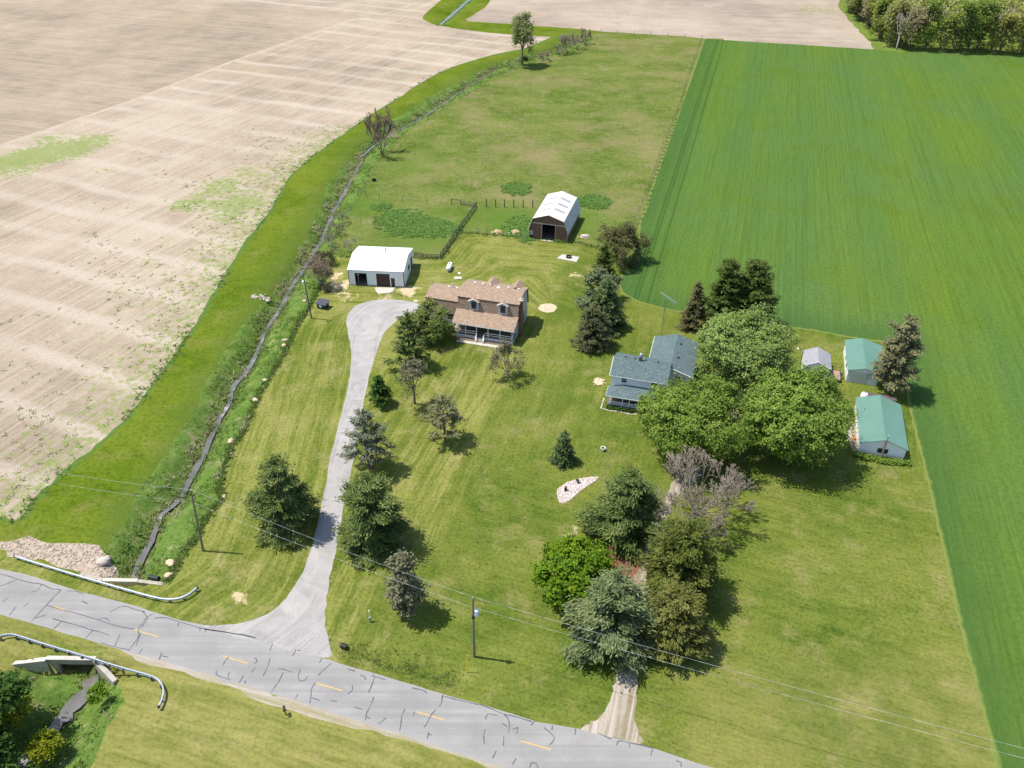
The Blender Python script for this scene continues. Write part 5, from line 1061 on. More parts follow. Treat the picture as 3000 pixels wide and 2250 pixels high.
for p in Pw:
    hh = RW.uniform(12, 19); rr = RW.uniform(3, 4.6); m = 170; u = nrm(RW.normal(size=(m, 3)) + [0, 0, .35]); q = u * [rr, rr, hh * .33] * RW.uniform(.55, 1.05, (m, 1)) + [p[0], p[1], hh * .66]
    V, F = leaves(q, nrm(u + [0, 0, .6] + RW.normal(0, .5, (m, 3))), 1.15, .7, RW); VV.append(V); FF.append(F + off); off += len(V); TT.append(np.clip(RW.choice([.1, .35, .6, .85]) + RW.normal(0, .12, m), 0, 1))
    LV.append(np.r_[p, 0, p, hh * .8, .22, .07])
wm = Mat('woodland_mass'); c = wm.ramp(wm.attr('tint'), [(0, (.32, .275, .22)), (.35, (.31, .30, .15)), (.6, (.27, .32, .085)), (1, (.38, .39, .10))]); wmat = wm.out(c, .8, None, .05, 0, .35)
tag(link('woodland', amesh('woodland', np.vstack(VV), np.vstack(FF), wmat, {'tint': ('FACE', np.concatenate(TT))})), 'leafing mixed woodland beyond the crop in the far corner', 'woodland', None, 'stuff')
v, f = prisms(np.array(LV)); tag(link('woodland_trunks', amesh('woodland_trunks', v, f, BARK)), 'grey trunks inside the far woodland', 'woodland', None, 'stuff')

# ------------------------------------------------------------ rough growth (uncountable)
def tufts(P, z, hgt, n, R, spread=.25, w=.10, lean=.35):
    """upright blade quads round each point; tint follows 0..1 per tuft"""
    m = len(P) * n; C = np.repeat(np.column_stack([P, z]), n, 0) + np.column_stack([R.normal(0, spread, (m, 2)), np.zeros(m)])
    hh = np.repeat(hgt, n) * R.uniform(.6, 1.25, m); az = R.uniform(0, 6.28, m); t = np.stack([np.cos(az), np.sin(az), np.zeros(m)], 1) * w
    top = C + np.column_stack([R.normal(0, lean, (m, 2)) * hh[:, None], hh])
    V = np.stack([C - t, C + t, top + t * .5, top - t * .5], 1).reshape(-1, 3); return V, np.arange(m * 4).reshape(m, 4)
RT = np.random.default_rng(5)
def reg_points(key, dens, test=None):
    me = GROUND[key].data; n = len(me.polygons); tri = np.empty(n * 3, int); me.loops.foreach_get('vertex_index', tri); co = np.empty(len(me.vertices) * 3); me.vertices.foreach_get('co', co); co = co.reshape(-1, 3); t = co[tri.reshape(-1, 3)]
    A = np.abs(np.cross(t[:, 1, :2] - t[:, 0, :2], t[:, 2, :2] - t[:, 0, :2])) / 2; k = RT.poisson(A * dens); t = np.repeat(t, k, 0); u = RT.random((len(t), 2)); fl_ = u.sum(1) > 1; u[fl_] = 1 - u[fl_]
    p = t[:, 0] + (t[:, 1] - t[:, 0]) * u[:, :1] + (t[:, 2] - t[:, 0]) * u[:, 1:]
    return p if test is None else p[test(p[:, :2])]
def vnoise(P, s, seed):
    r = np.random.default_rng(seed); a = np.zeros(len(P))
    for k in range(5): d = nrm(r.normal(size=2)); a += np.sin(P @ d * s * (1 + .6 * k) + r.uniform(0, 6.28)) / (1 + .4 * k)
    return a / 2.2
p = reg_points('creek_bank', 4.0, lambda P: (P[:, 1] < 480)); P2_ = p[:, :2]
dw = np.minimum(dist_poly(P2_, CREEK), dist_poly(P2_, CREEK_S)); keep = (dw > .62) & ((vnoise(P2_, .5, 1) + RT.normal(0, .3, len(p)) > .05) | (dw < 1.5) | (dist_poly(P2_, G2(BANK_E[:24])) < .6)); p = p[keep]; P2_ = P2_[keep]; dw = dw[keep]
# dry reeds stand on the west bank, green growth elsewhere
cx = np.array([CREEK[np.argmin(np.hypot(*(CREEK - q).T))][0] for q in P2_]); westb = (P2_[:, 0] < cx) & (P2_[:, 1] > 68)
tint = np.where(westb & (vnoise(P2_, .35, 4) + RT.normal(0, .35, len(p)) > np.where(dw < 2.8, -.35, .25)), RT.uniform(0, .45, len(p)), RT.uniform(.5, 1, len(p)))
tint = np.where(~westb & (vnoise(P2_, .4, 9) > .62), RT.uniform(0, .35, len(p)), tint)
hgt = np.where(westb, RT.uniform(.2, .55, len(p)), RT.uniform(.1, .3, len(p)))
edgy = dist_poly(P2_, G2(BANK_E[:24])) < .55
hgt = np.where(edgy & ~westb, RT.uniform(.35, .6, len(p)), hgt); hgt = np.where(westb & (dw > 2.8), hgt * .5, hgt * 1.15); tint = np.where(westb & (dw > 3.2), RT.uniform(.45, .8, len(p)), tint)
V, F = tufts(P2_, p[:, 2] - .03, hgt, 6, RT, .22, .08, .85)
tag(link('bank_grass', amesh('bank_grass', V, F, L_TALL, {'tint': ('FACE', np.repeat(tint, 6))})), 'tall rough green grass and dry reeds covering the creek banks', 'grass', None, 'stuff')
# weeds: crop-field margin, pasture nettle patches and the roadside swale
def patch(cx_, cy_, rx, n, R):
    q = R.normal(0, .42, (n, 2)) * rx; q = q[np.hypot(q[:, 0] / rx[0], q[:, 1] / rx[1]) < 1]; return q + G(cx_, cy_)[:2]
NP = [patch(x, y, np.array(r), n, RT) for x, y, r, n in ((1185, 655, (7.0, 9), 520), (1150, 640, (5, 6), 220), (1275, 672, (7, 5), 300), (1250, 655, (6, 4), 220), (1117, 607, (3.0, 3), 90), (1515, 553, (4.6, 4.8), 330), (1741, 592, (4.6, 5), 320), (1530, 665, (5, 7), 240), (1545, 690, (3, 5), 120))]
Pn = np.vstack(NP); k = 26; C = np.repeat(np.column_stack([Pn, np.zeros(len(Pn))]), k, 0); hh = np.repeat(RT.uniform(.1, .34, len(Pn)), k)
C = C + np.column_stack([RT.normal(0, .30, (len(C), 2)), hh * RT.uniform(.3, 1, len(C))]); V, F = leaves(C, nrm(RT.normal(0, .35, (len(C), 3)) + [0, 0, 1]), .34, .7, RT)
tag(link('nettle_patches', amesh('nettle_patches', V, F, L_WEED, {'tint': ('FACE', np.clip(np.repeat(RT.normal(.5, .18, len(Pn)), k) + RT.normal(0, .12, len(C)), 0, 1))})), 'blue-green nettle and weed patches growing round the pasture and barns', 'weeds', None, 'stuff')
fe = resample(FE, 0, .9); fe = fe[(fe[:, 1] < 330)]; fe = np.repeat(fe, 4, 0) + RT.normal(0, .6, (len(fe) * 4, 2)); fe = fe[vnoise(fe, .25, 3) + RT.normal(0, .3, len(fe)) > .0]
sw = np.repeat(resample(SWALE, 0, .3), 14, 0); sw = sw + RT.normal(0, .75, sw.shape)
lt = [resample(G2(LAWN_N[1:]), 0, .6), resample(G2([(2009, 271), (1905, 560), (1894, 600), (1872, 657)]), 0, 1.5), resample(G2(BANK_E[:22]), 0, .25)]
lp = np.vstack(lt); lp = np.repeat(lp, 3, 0); lp = lp + RT.normal(0, .28, lp.shape)
ce = np.vstack([resample(smooth(CREEK, 1), 0, .35)] * 3); ce = ce + RT.choice([-1, 1], (len(ce), 1)) * np.column_stack([RT.uniform(.35, .95, len(ce)), RT.uniform(-.2, .2, len(ce))]); ce = ce[vnoise(ce, .8, 12) + RT.normal(0, .3, len(ce)) > .35]
ce_V, ce_F = tufts(ce, np.full(len(ce), -1.5), RT.uniform(.2, .45, len(ce)), 6, RT, .22, .09, .8)
tag(link('creek_reeds', amesh('creek_reeds', ce_V, ce_F, L_TALL, {'tint': ('FACE', np.repeat(np.clip(RT.normal(.6, .28, len(ce)), 0, 1), 6))})), 'clumps of rushes and wet grass leaning over the creek water', 'reeds', None, 'stuff')
mw = np.vstack([fe, sw, lp]); V, F = tufts(mw, np.r_[np.zeros(len(fe)), height(sw) - .02, np.zeros(len(lp))], np.r_[RT.uniform(.12, .42, len(fe)), RT.uniform(.04, .13, len(sw)), RT.uniform(.15, .4, len(lp))], 7, RT, .2, .085, .45)
tag(link('margin_weeds', amesh('margin_weeds', V, F, L_TALL, {'tint': ('FACE', np.repeat(np.clip(RT.normal(.62, .18, len(mw)), 0, 1), 7))})), 'rough weeds along field margins, fences and the roadside ditch', 'weeds', None, 'stuff')
p = reg_points('plowed_field', .20, lambda P: (P[:, 1] < 260) & (P[:, 0] > -150) & (dist_poly(P, FE) < 55))
wd = np.clip(1 - dist_poly(p[:, :2], FE) / 55, 0, 1) ** 1.5 * .9 + vnoise(p[:, :2], .22, 8) * .5; p = p[wd + RT.normal(0, .2, len(p)) > .55]
k = 9; C = np.repeat(p, k, 0) + np.column_stack([RT.normal(0, .28, (len(p) * k, 2)), RT.uniform(.02, .10, len(p) * k)]); V, F = leaves(C, nrm(RT.normal(0, .4, (len(C), 3)) + [0, 0, 1]), .26, .7, RT)
tag(link('field_weeds', amesh('field_weeds', V, F, leaf('field_weed_leaves', (.12, .18, .04), (.17, .23, .05), (.24, .28, .07), .3), {'tint': ('FACE', RT.uniform(0, 1, len(C)))})), 'scattered low green weeds sprouting on the bare field', 'weeds', None, 'stuff')
# ------------------------------------------------------------ utility poles and wires
def pole(base, top, label, transformer=None, lamp=False):
    b = np.array([*base[:2], 0.]); t = np.array(top, float) - b
    e = empty('utility_pole', b, label, 'utility pole')
    mb = MB(); mb.bar((0, 0, -.3), t, .17, .11, 10); mb.build('pole', WOODP, e)
    mb = MB(); mb.lathe([(.05, 0), (.08, .08), (.05, .16), (.07, .22), (.03, .3)], 8, tuple(t)); mb.build('insulator', GMETAL, e)
    w = t / t[2]
    if transformer:
        for z, sx in ((t[2] - 2.4, .42),):
            c = w * z; mb = MB(); mb.lathe([(.0, -.5), (.26, -.48), (.28, .35), (.2, .45), (.06, .5), (.06, .65), (.0, .66)], 14, (c[0] + sx, c[1] - .1, z)); mb.build('transformer', plain('grey_transformer', (.50, .56, .62)), e)
            mb = MB(); mb.box(c[0] + .1, c[1] - .2, z - .1, c[0] + .25, c[1], z + .1); mb.build('bracket', DARK, e)
        mb = MB(); mb.bar(w * (t[2] - 3.6), w * (t[2] - 3.1), .19, .19, 10); mb.build('band', DARK, e)
        mb = MB(); mb.bar(w * 1.9, w * 2.15, .185, .185, 10); mb.build('marker_band', plain('rust_band', (.25, .10, .06)), e)
    if lamp:
        z = t[2] - 1.6; c = w * z; mb = MB(); mb.bar((c[0], c[1], z), (c[0] - .1, c[1] - .5, z + .2), .04); mb.lathe([(.0, -.35), (.2, -.3), (.22, .1), (.1, .2), (0, .22)], 12, (c[0] - .12, c[1] - .6, z + .1)); mb.build('transformer', plain('pale_transformer', (.66, .70, .74)), e)
        mb = MB(); mb.bar(w * 2.2, w * 2.9, .18, .18, 10); mb.build('band', DARK, e)
    return b + t
b1 = G(595, 1614); t1 = V2(559, 1438, b1[1] + .3); b2 = G(1389, 1924); t2 = V2(1385.5, 1753, b2[1]); b3 = G(913, 932.5); t3 = V2(887, 801, b3[1])
T1 = pole(b1, t1, 'weathered leaning utility pole beside the creek bank, carrying two wires')
T2 = pole(b2, t2, 'weathered utility pole with a grey transformer standing on the front lawn', True)
T3 = pole(b3, t3, 'slim utility pole with a pale transformer near the top, beside the black bin', None, True)
def wire(a, b, sag, n=18): return [a + (b - a) * i / n - np.array([0, 0, 4 * sag * (i / n) * (1 - i / n)]) for i in range(n + 1)]
def far_end(p, q): d = (q - p) / np.linalg.norm(q - p); return d
def wires(label, z1, z2, pr, pl_):
    A = b1 + (T1 - b1) * (z1 / T1[2]); B = b2 + (T2 - b2) * (z2 / T2[2]); A[2] = z1; B[2] = z2
    r = G(*pr, z2 - .4); R2 = B + (r - B) * 1.35; R2[2] = z2; l = G(*pl_, z1 - .3); L2 = A + (l - A) * 1.5; L2[2] = z1
    seg = []
    for p, q, s in ((L2, A, .5), (A, B, .5), (B, R2, .7)):
        w_ = wire(p, q, s); seg += [np.r_[u, v, .013, .013] for u, v in zip(w_[:-1], w_[1:])]
    v, f = prisms(np.array(seg)); o = link('power_line', amesh('power_line', v, f, WIRE)); tag(o, label, 'wire')
wires('upper thin pale overhead wire strung between the utility poles along the road', T1[2] + .25, T2[2] + .25, (3000, 2190), (174, 1384))
wires('lower thin pale overhead wire strung between the utility poles along the road', T1[2] - 2.1, T2[2] - 1.6, (3000, 2219), (168, 1414))

# ------------------------------------------------------------ guardrails
def guardrail(px, label, post_step, mirror=1):
    L = smooth(np.array([G(x, y, .72)[:2] for x, y in px]), 2); n = len(L)
    t = nrm(np.gradient(L, axis=0)); nn = np.stack([-t[:, 1], t[:, 0]], 1) * mirror
    e = empty('guardrail', (*L[0], 0), label, 'guardrail'); prof = [(.0, .78), (.09, .74), (.09, .68), (.02, .61), (.09, .54), (.09, .48), (.0, .44), (-.03, .44), (.04, .5), (-.03, .61), (.04, .7), (-.03, .78)]
    V = []; F = []; k = len(prof)
    for i in range(n):
        for o, z in prof: V.append((*(L[i] + nn[i] * o * 1.3 - L[0]), z))
    for i in range(n - 1):
        for j in range(k): F.append((i * k + j, i * k + (j + 1) % k, (i + 1) * k + (j + 1) % k, (i + 1) * k + j))
    F += [tuple(range(k))[::-1], tuple((n - 1) * k + j for j in range(k))]
    o = link('rail', pmesh('rail', V, F, GMETAL), e)
    d = np.r_[0, np.cumsum(np.hypot(*np.diff(L, axis=0).T))]; pm = None
    for s in np.arange(.3, d[-1], post_step):
        p = np.array([np.interp(s, d, L[:, 0]), np.interp(s, d, L[:, 1])]); i = int(np.searchsorted(d, s)) - 1; q = p - nn[i] * .14 - L[0]
        if pm is None: pm = MB().box(-.08, -.1, -.3, .08, .1, .7).build('post', WOODP, e); pm.location = (*q, 0)
        else: c_ = pm.copy(); COL.objects.link(c_); c_.parent = e; c_.location = (*q, 0)
        pm_r = math.atan2(t[i][1], t[i][0]); (pm if s < .4 else c_).rotation_euler = (0, 0, pm_r)
    for q, tt in ((L[0], -t[0]), (L[-1], t[-1])):
        a = q - L[0]; mb = MB(); mb.bar((*(a + tt * .02), .45), (*(a + tt * .02), .77), .16, .16, 10); mb.build('end_cap', DARK, e)
guardrail([(43, 1628), (120, 1652), (231, 1686), (310, 1709), (380, 1729), (445, 1747), (485, 1755), (524, 1753), (553, 1740), (577, 1720)], 'galvanised steel guardrail on the field side of the road with a curved right end', 1.9, -1)
guardrail([(-60, 1880), (0, 1863), (24, 1857.5), (42, 1858.5), (136, 1889), (241, 1920), (362, 1958), (449, 1981), (470, 1997), (479, 2021), (475, 2045), (464, 2068)], 'galvanised steel guardrail over the concrete culvert, curling down the grass at its end', 2.0, 1)

# ------------------------------------------------------------ culvert
e = empty('culvert', (*((hw_a + hw_b) / 2), 0), 'concrete culvert with flared wing walls and a dark opening under the road', 'culvert', math.atan2(hw_d[1], hw_d[0]))
Lh = np.linalg.norm(hw_b - hw_a) / 2
def loc2(p): q = np.array(p[:2]) - (hw_a + hw_b) / 2; return np.array([q @ hw_d, -(q @ hw_n)])
mb = MB(); wall_open(mb, -Lh, Lh, -2.8, .12, -.05, .4, [(-Lh + 1.2, Lh - .3, -2.8, -.72)]); mb.build('headwall', CONC2, e)
mb = MB(); mb.box(-Lh, -.12, .123, Lh, .45, .3); mb.build('coping', CONC, e)
mb = MB()
mb.box(-Lh + .9, .4, -2.8, -Lh + 1.2, 1.7, -.72); mb.box(Lh - .3, .4, -2.8, Lh, 1.7, -.72); mb.box(-Lh + .9, .4, -.72, Lh, 1.7, -.5); mb.box(-Lh + 1.2, 1.55, -2.8, Lh - .3, 1.7, -.72); mb.build('barrel', INTER, e)
for p, q, zt in (((loc2(hw_b)[0], 0), loc2(G(335, 1990, -.9)), -1.2), ((-Lh, 0), loc2(G(20, 1944, -.6)), -.55)):
    p = np.array(p); q = np.array(q); d = (q - p) / np.linalg.norm(q - p); w_ = np.array([-d[1], d[0]]) * .30
    mb = MB(); mb.add([(*(p - w_), -2.8), (*(p + w_), -2.8), (*(q + w_), -2.8), (*(q - w_), -2.8), (*(p - w_), .26), (*(p + w_), .26), (*(q + w_), zt), (*(q - w_), zt)], [(3, 2, 1, 0), (4, 5, 6, 7), (0, 1, 5, 4), (1, 2, 6, 5), (2, 3, 7, 6), (3, 0, 4, 7)]); mb.build('wing_wall', CONC, e)
A_ = hw_a - hw_n * .38 - hw_d * .6; B_ = hw_b - hw_n * .38 + hw_d * .6
v = np.array([[*A_, .02], [*B_, .02], [*(B_ - hw_n * 1.75), .012], [*(A_ - hw_n * 1.75), .012]]); gx, gy = np.meshgrid(np.linspace(0, 1, 14), np.linspace(0, 1, 7)); VV_ = (v[0] * (1 - gx[..., None]) + v[1] * gx[..., None]) * (1 - gy[..., None]) + (v[3] * (1 - gx[..., None]) + v[2] * gx[..., None]) * gy[..., None]
FF_ = np.array([(r * 14 + c_, r * 14 + c_ + 1, r * 14 + c_ + 15, r * 14 + c_ + 14) for r in range(6) for c_ in range(13)])
nvv = len(VV_.reshape(-1, 3)); o = link('verge', amesh('verge', VV_.reshape(-1, 3), FF_, MT['lawn'], {'mow': ('POINT', VV_.reshape(-1, 3)[:, 1]), 'east': ('POINT', np.full(nvv, .3)), 'blob': ('POINT', np.zeros(nvv))})); tag(o, kind='structure')
e = empty('culvert_wall', (*G(340, 1700)[:2], 0), 'low pale concrete wall across the creek behind the guardrail', 'wall')
o0_ = G(340, 1700)[:2]
def bar2(p, q, z0, z1, w_): 
    p = np.array(G(*p)[:2]) - o0_; q = np.array(G(*q)[:2]) - o0_; d = (q - p) / np.linalg.norm(q - p); n_ = np.array([-d[1], d[0]]) * w_
    return MB().add([(*(p - n_), z0), (*(q - n_), z0), (*(q + n_), z0), (*(p + n_), z0), (*(p - n_), z1), (*(q - n_), z1), (*(q + n_), z1), (*(p + n_), z1)], [(3, 2, 1, 0), (4, 5, 6, 7), (0, 1, 5, 4), (1, 2, 6, 5), (2, 3, 7, 6), (3, 0, 4, 7)])
bar2((302, 1700), (403, 1702), -2.2, .16, .26).build('headwall', plain('tan_concrete', (.55, .47, .36), .9, .15), e); bar2((404, 1702), (478, 1711), -1.5, .06, .26).build('wing_wall', CONC2, e); bar2((236, 1682), (299, 1700), -1.2, .10, .3).build('wing_wall', CONC2, e)
p, q = G(438, 1692), G(466, 1698); mb = MB(); d = q - p; mb.bar(p + [0, 0, .18], q + [0, 0, .18], .33, .33, 14, False); mb.bar(p + [0, 0, .18], q + [0, 0, .18], .28, .28, 14, False); tag(mb.build('drain_pipe', DARK), 'black corrugated drain pipe lying beside the low culvert wall', 'pipe')
p = G(1010, 1890); mb = MB(); mb.bar(p + [-.5, .1, -.15], p + [.25, -.12, -.2], .34, .34, 14, False); mb.bar(p + [-.4, .1, -.15], p + [.2, -.1, -.2], .27, .27, 14); tag(mb.build('drain_pipe', DARK), 'dark open drain pipe end in the grassy ditch by the driveway mouth', 'pipe')

# ------------------------------------------------------------ stones
def rock(R, s, sq=.6, k=1):
    import bmesh
    bm = bmesh.new(); bmesh.ops.create_icosphere(bm, subdivisions=k, radius=1); V = np.array([v.co for v in bm.verts]); F = np.array([[v.index for v in f.verts] for f in bm.faces]); bm.free()
    V = V * (1 + R.normal(0, .16, (len(V), 1))) * np.array([1, R.uniform(.6, 1), sq]) * s; a = R.uniform(0, 6.28); c_, s_ = cos(a), sin(a)
    return np.column_stack([V[:, 0] * c_ - V[:, 1] * s_, V[:, 0] * s_ + V[:, 1] * c_, V[:, 2]]), F
RR = np.random.default_rng(21)
def rocks(P, z, smin, smax, R, sq=.6):
    VV = []; FF = []; off = 0
    for p, zz in zip(P, z):
        v, f = rock(R, np.exp(R.uniform(np.log(smin), np.log(smax))), sq); VV.append(v + [*p, zz]); FF.append(f + off); off += len(v)
    return np.vstack(VV), np.vstack(FF)
p = reg_points('rubble_slope', 12); V, F = rocks(p[:, :2], p[:, 2], .05, .24, RR); tag(link('rubble', amesh('rubble', V, F, shingle('rubble_stone', [(.24, .20, .155), (.34, .285, .23), (.43, .37, .31)], 1.4))), 'broken pale stone rubble on the slope by the guardrail', 'rubble', None, 'stuff')
def boulder(px, s, label, mat, k=2, group=None, sq=.7, name='boulder'):
    v, f = rock(np.random.default_rng(int(px[0])), s, sq, k); o = link(name, amesh(name, v, f, mat), None, (*G(*px)[:2], s * .12)); return tag(o, label, 'boulder', group)
boulder((306, 1645), .95, 'big pale grey boulder at the right end of the rubble slope', STONE)
for (x, y), s, l in (((836, 997), .85, 'upper one of two tan boulders lying together on the bank near the mown strip'), ((832, 1013), .7, 'lower one of two tan boulders lying together on the bank near the mown strip'), ((777, 1115), .75, 'tan boulder on the bank edge with a small one just below it'), ((770, 1133), .4, 'small tan boulder just below a larger one on the bank edge'), ((748, 1174), .95, 'widest tan boulder on the upper bank edge, left of the driveway lawn'), ((678, 1292), .75, 'tan boulder on the bank edge level with the top of the left pine'), ((676, 1330), .45, 'small tan boulder at the bank edge beside the left pine'), ((655, 1455), .6, 'low tan boulder at the bank edge above the leaning pole'), ((640, 1402), .45, 'small tan boulder on the bank right of the leaning pole top'), ((499, 1650), .95, 'large tan boulder on the bank below the leaning utility pole'), ((493, 1686), .85, 'rust tinted tan boulder nearest the black drain pipe'), ((893, 882), .6, 'flat tan boulder at the foot of the slim pole with the pale transformer')):
    boulder((x, y), s * .8, l, TANSTONE, 2, 'tan boulders along the creek bank', .42)
P_ = np.array([G(x, y)[:2] for x, y in ((742, 868), (752, 870), (764, 872), (775, 875), (785, 880), (770, 866))]); P_ = np.repeat(P_, 9, 0) + RR.normal(0, .35, (54, 2)); V, F = rocks(P_, np.full(54, .06), .1, .34, RR); tag(link('rock_pile', amesh('rock_pile', V, F, STONE)), 'pile of pale rubble rocks on the grass strip across the creek', 'rocks')
c_ = G(1756, 1119)[:2]; P_ = np.clip(RR.normal(0, .5, (80, 2)), -.95, .95) + c_; V, F = rocks(P_, np.full(80, .08), .16, .34, RR); tag(link('rock_pile', amesh('rock_pile', V, F, TANSTONE)), 'round patch of tan stones on the lawn left of the farmhouse', 'rocks')
BED = smooth(cl(G2([(1632, 1436), (1633, 1455), (1637, 1470), (1645, 1476), (1668, 1468), (1700, 1438), (1730, 1418), (1755, 1401), (1750, 1397), (1720, 1398), (1690, 1405), (1663, 1413), (1642, 1425)])), 2)[:-1]
v = np.column_stack([BED, np.full(len(BED), .012)]); tag(link('pebble_bed', pmesh('pebble_bed', v, [tuple(range(len(v)))], plain('pebble_ground', (.42, .35, .31), .95, .25, 3))), kind='structure')
bb0, bb1 = BED.min(0), BED.max(0); q = RR.uniform(bb0, bb1, (2600, 2)); q = q[inside(q, BED)][:900]; V, F = rocks(q, np.full(len(q), .03), .07, .19, RR); tag(link('pebbles', amesh('pebbles', V, F, shingle('pebble_stone', [(.40, .33, .30), (.55, .49, .45), (.62, .57, .54), (.46, .33, .28)], 2.2))), 'pale round pebbles filling the curved lawn bed', 'pebbles', None, 'stuff')
p = G(1657, 1437); e = empty('tree_stump', (p[0], p[1], 0), 'short dark stump standing in the pebble bed', 'stump'); mb = MB(); mb.lathe([(.26, 0), (.22, .2), (.19, .55), (.2, .8)], 10); mb.build('stump', BARKD, e); mb = MB(); mb.lathe([(.19, .8), (.12, .83)], 10); mb.build('cut_top', BARK, e)
p = G(1692, 1415); mb = MB(); mb.lathe([(.2, 0), (.1, .08), (.08, .4), (.25, .5), (.3, .58), (.24, .58), (.0, .52)], 12, tuple(p)); tag(mb.build('bird_bath', DARK), 'small dark bird bath at the upper part of the pebble bed', 'bird bath')
p = G(1766, 1320); e = empty('planter', (p[0], p[1], 0), 'white round planter alone on the farmhouse lawn', 'planter'); mb = MB(); mb.lathe([(.24, 0), (.3, .25), (.38, .55), (.42, .62), (.34, .62), (.32, .5), (0, .5)], 14); mb.build('pot', WHITE, e); MB().lathe([(.33, .505), (.0, .53)], 12).build('soil', DARK, e)

# ------------------------------------------------------------ yard things
p = G(1317, 790); e = empty('propane_tank', (p[0], p[1], 0), 'white capsule shaped propane tank on the lawn behind the tan-roofed house', 'tank', -RAD(8))
mb = MB(); mb.lathe([(0, -1.5), (.25, -1.44), (.46, -1.25), (.55, -.95), (.55, .95), (.46, 1.25), (.25, 1.44), (0, 1.5)], 18, (0, 0, .85), 'y'); mb.build('tank', WHITE, e, True)
mb = MB(); mb.lathe([(.16, 0), (.16, .14), (.0, .18)], 12, (0, .2, 1.38)); mb.build('valve_cover', DARK, e)
for y in (-.8, .8): MB().box(-.35, y - .06, 0, .35, y + .06, .42).build('leg', GMETAL, e)
p = G(1342, 815); tag(MB().box(p[0] - .85, p[1] - .45, 0, p[0] + .85, p[1] + .55, .1).build('concrete_pad', CONC, None), 'small square concrete pad between the propane tank and house', 'slab')
p = G(1345.6, 801.5); tag(MB().lathe([(.3, 0), (.32, .15), (.1, .2), (0, .2)], 12, tuple(p)).build('well_cap', WHITE), 'round white well cap just above the small concrete pad', 'well cap')
def slab(name, px, h, mat, label):
    q = G2(px); v = MB().prism([(*a, .005) for a in q], (0, 0, h)); return tag(v.build(name, mat), label, 'slab')
slab('barn_apron', [(1100, 842), (1099, 850), (1106, 859), (1125, 860), (1142, 858), (1153, 852), (1157, 843)], .05, CONC, 'worn concrete apron before the brown door of the machine barn')
slab('front_walk', [(1336, 1001), (1340, 995), (1462, 1013), (1458, 1020)], .06, CONC, 'straight concrete walk in front of the long porch steps')
slab('step_slab', [(1209, 884), (1214, 879), (1226, 880), (1224, 885)], .06, CONC, 'small concrete slab at the foot of the side stairs')
slab('fire_pit_slab', [(1632, 757), (1647, 745.5), (1697, 753), (1689, 768)], .06, CONC, 'pale concrete slab under the black fire ring')
slab('barn_sill', [(1578, 704), (1583, 700), (1622, 704), (1619, 709)], .06, CONC, 'concrete sill slab at the doorway of the gambrel barn')
slab('barn_step', [(1548, 699), (1551, 697), (1563, 698), (1562, 700.5)], .06, CONC, 'small concrete step at the side door of the gambrel barn')
q = G2([(1331, 992), (1335, 985), (1475, 1003), (1495, 1009), (1470, 1012)]); v = np.column_stack([q, np.full(len(q), .009)]); tag(link('mulch_border', pmesh('mulch_border', v, [tuple(range(len(v)))], plain('brown_mulch', (.16, .115, .085), .95, .3, 3))), kind='structure')
p = G(1666, 755); e = empty('fire_pit', (p[0], p[1], .065), 'black round fire ring with a cooking grate on its concrete slab', 'fire pit'); mb = MB(); k = 16
for i in range(k):
    a0, a1 = 2 * pi * i / k, 2 * pi * (i + 1) / k; mb.add([(r * cos(a), r * sin(a), z) for a in (a0, a1) for r in (.62, .56) for z in (0, .42)], [(0, 1, 5, 4), (2, 6, 7, 3), (1, 3, 7, 5), (0, 4, 6, 2)])
mb.build('ring', DARK, e); mb = MB()
for i in range(7): mb.box(-.5 + i * .16, -.5, .43, -.46 + i * .16, .5, .45)
mb.box(-.55, -.02, .452, .55, .02, .47); mb.build('grate', DARK, e); mb = MB(); mb.bar((.5, -.4, 0), (.62, -.45, 1.1), .04); mb.build('grate_post', DARK, e)
p = G(947, 900); e = empty('compost_bin', (p[0], p[1], 0), 'black box bin with a slanted ribbed lid and white front patch, by the driveway', 'bin', -RAD(20)); MB().box(-1.0, -.7, .1, 1.0, .7, 1.1).build('body', DARK, e)
mb = MB(); mb.slab([(-1.25, -1.0, 1.15), (1.25, -1.0, 1.15), (1.25, .9, 1.5), (-1.25, .9, 1.5)], .07)
for i in range(6): x = -1.0 + i * .4; mb.slab([(x, -1.0, 1.19), (x + .05, -1.0, 1.19), (x + .05, .9, 1.54), (x, .9, 1.54)], .03)
mb.build('lid', plain('slate_lid', (.06, .065, .08), .5), e); MB().box(-.5, -.73, .3, .1, -.702, .85).build('front_patch', WHITE, e); mb = MB(); mb.box(-.9, -.6, 0, .9, -.45, .098); MB().box(-.9, .45, 0, .9, .6, .098).build('skid', DARK, e); mb.build('skid', DARK, e)
p = G(837, 2093); e = empty('mailbox', (p[0], p[1], 0), 'black rural mailbox on a post at the road edge', 'mailbox', RAD(20)); MB().box(-.06, -.06, -.2, .06, .06, 1.05).build('post', DARK, e)
mb = MB(); pr = [(-.14, -.30, 1.06), (.14, -.30, 1.06)] + [(.14 * cos(a), -.30, 1.2 + .14 * sin(a)) for a in np.linspace(0, pi, 8)]; mb.prism(pr, (0, .62, 0)); mb.build('box', DARK, e); MB().box(.15, -.1, 1.2, .165, .02, 1.42).build('flag', RUST, e); MB().box(-.2, -.05, .7, .2, .05, .8).build('brace', DARK, e)
p = G(1085, 1822); e = empty('utility_pedestal', (p[0], p[1], 0), 'small green utility pedestal with a white marker top on the front lawn', 'pedestal'); MB().box(-.12, -.1, 0, .12, .1, .95).build('body', plain('grey_green_enamel', (.24, .33, .28)), e, bevel=.02); mb = MB(); mb.bar((0, .14, .0), (0, .14, 1.9), .05, .05); mb.bar((0, .14, 1.9), (0, .14, 2.1), .09, .06); mb.build('marker', WHITE, e)
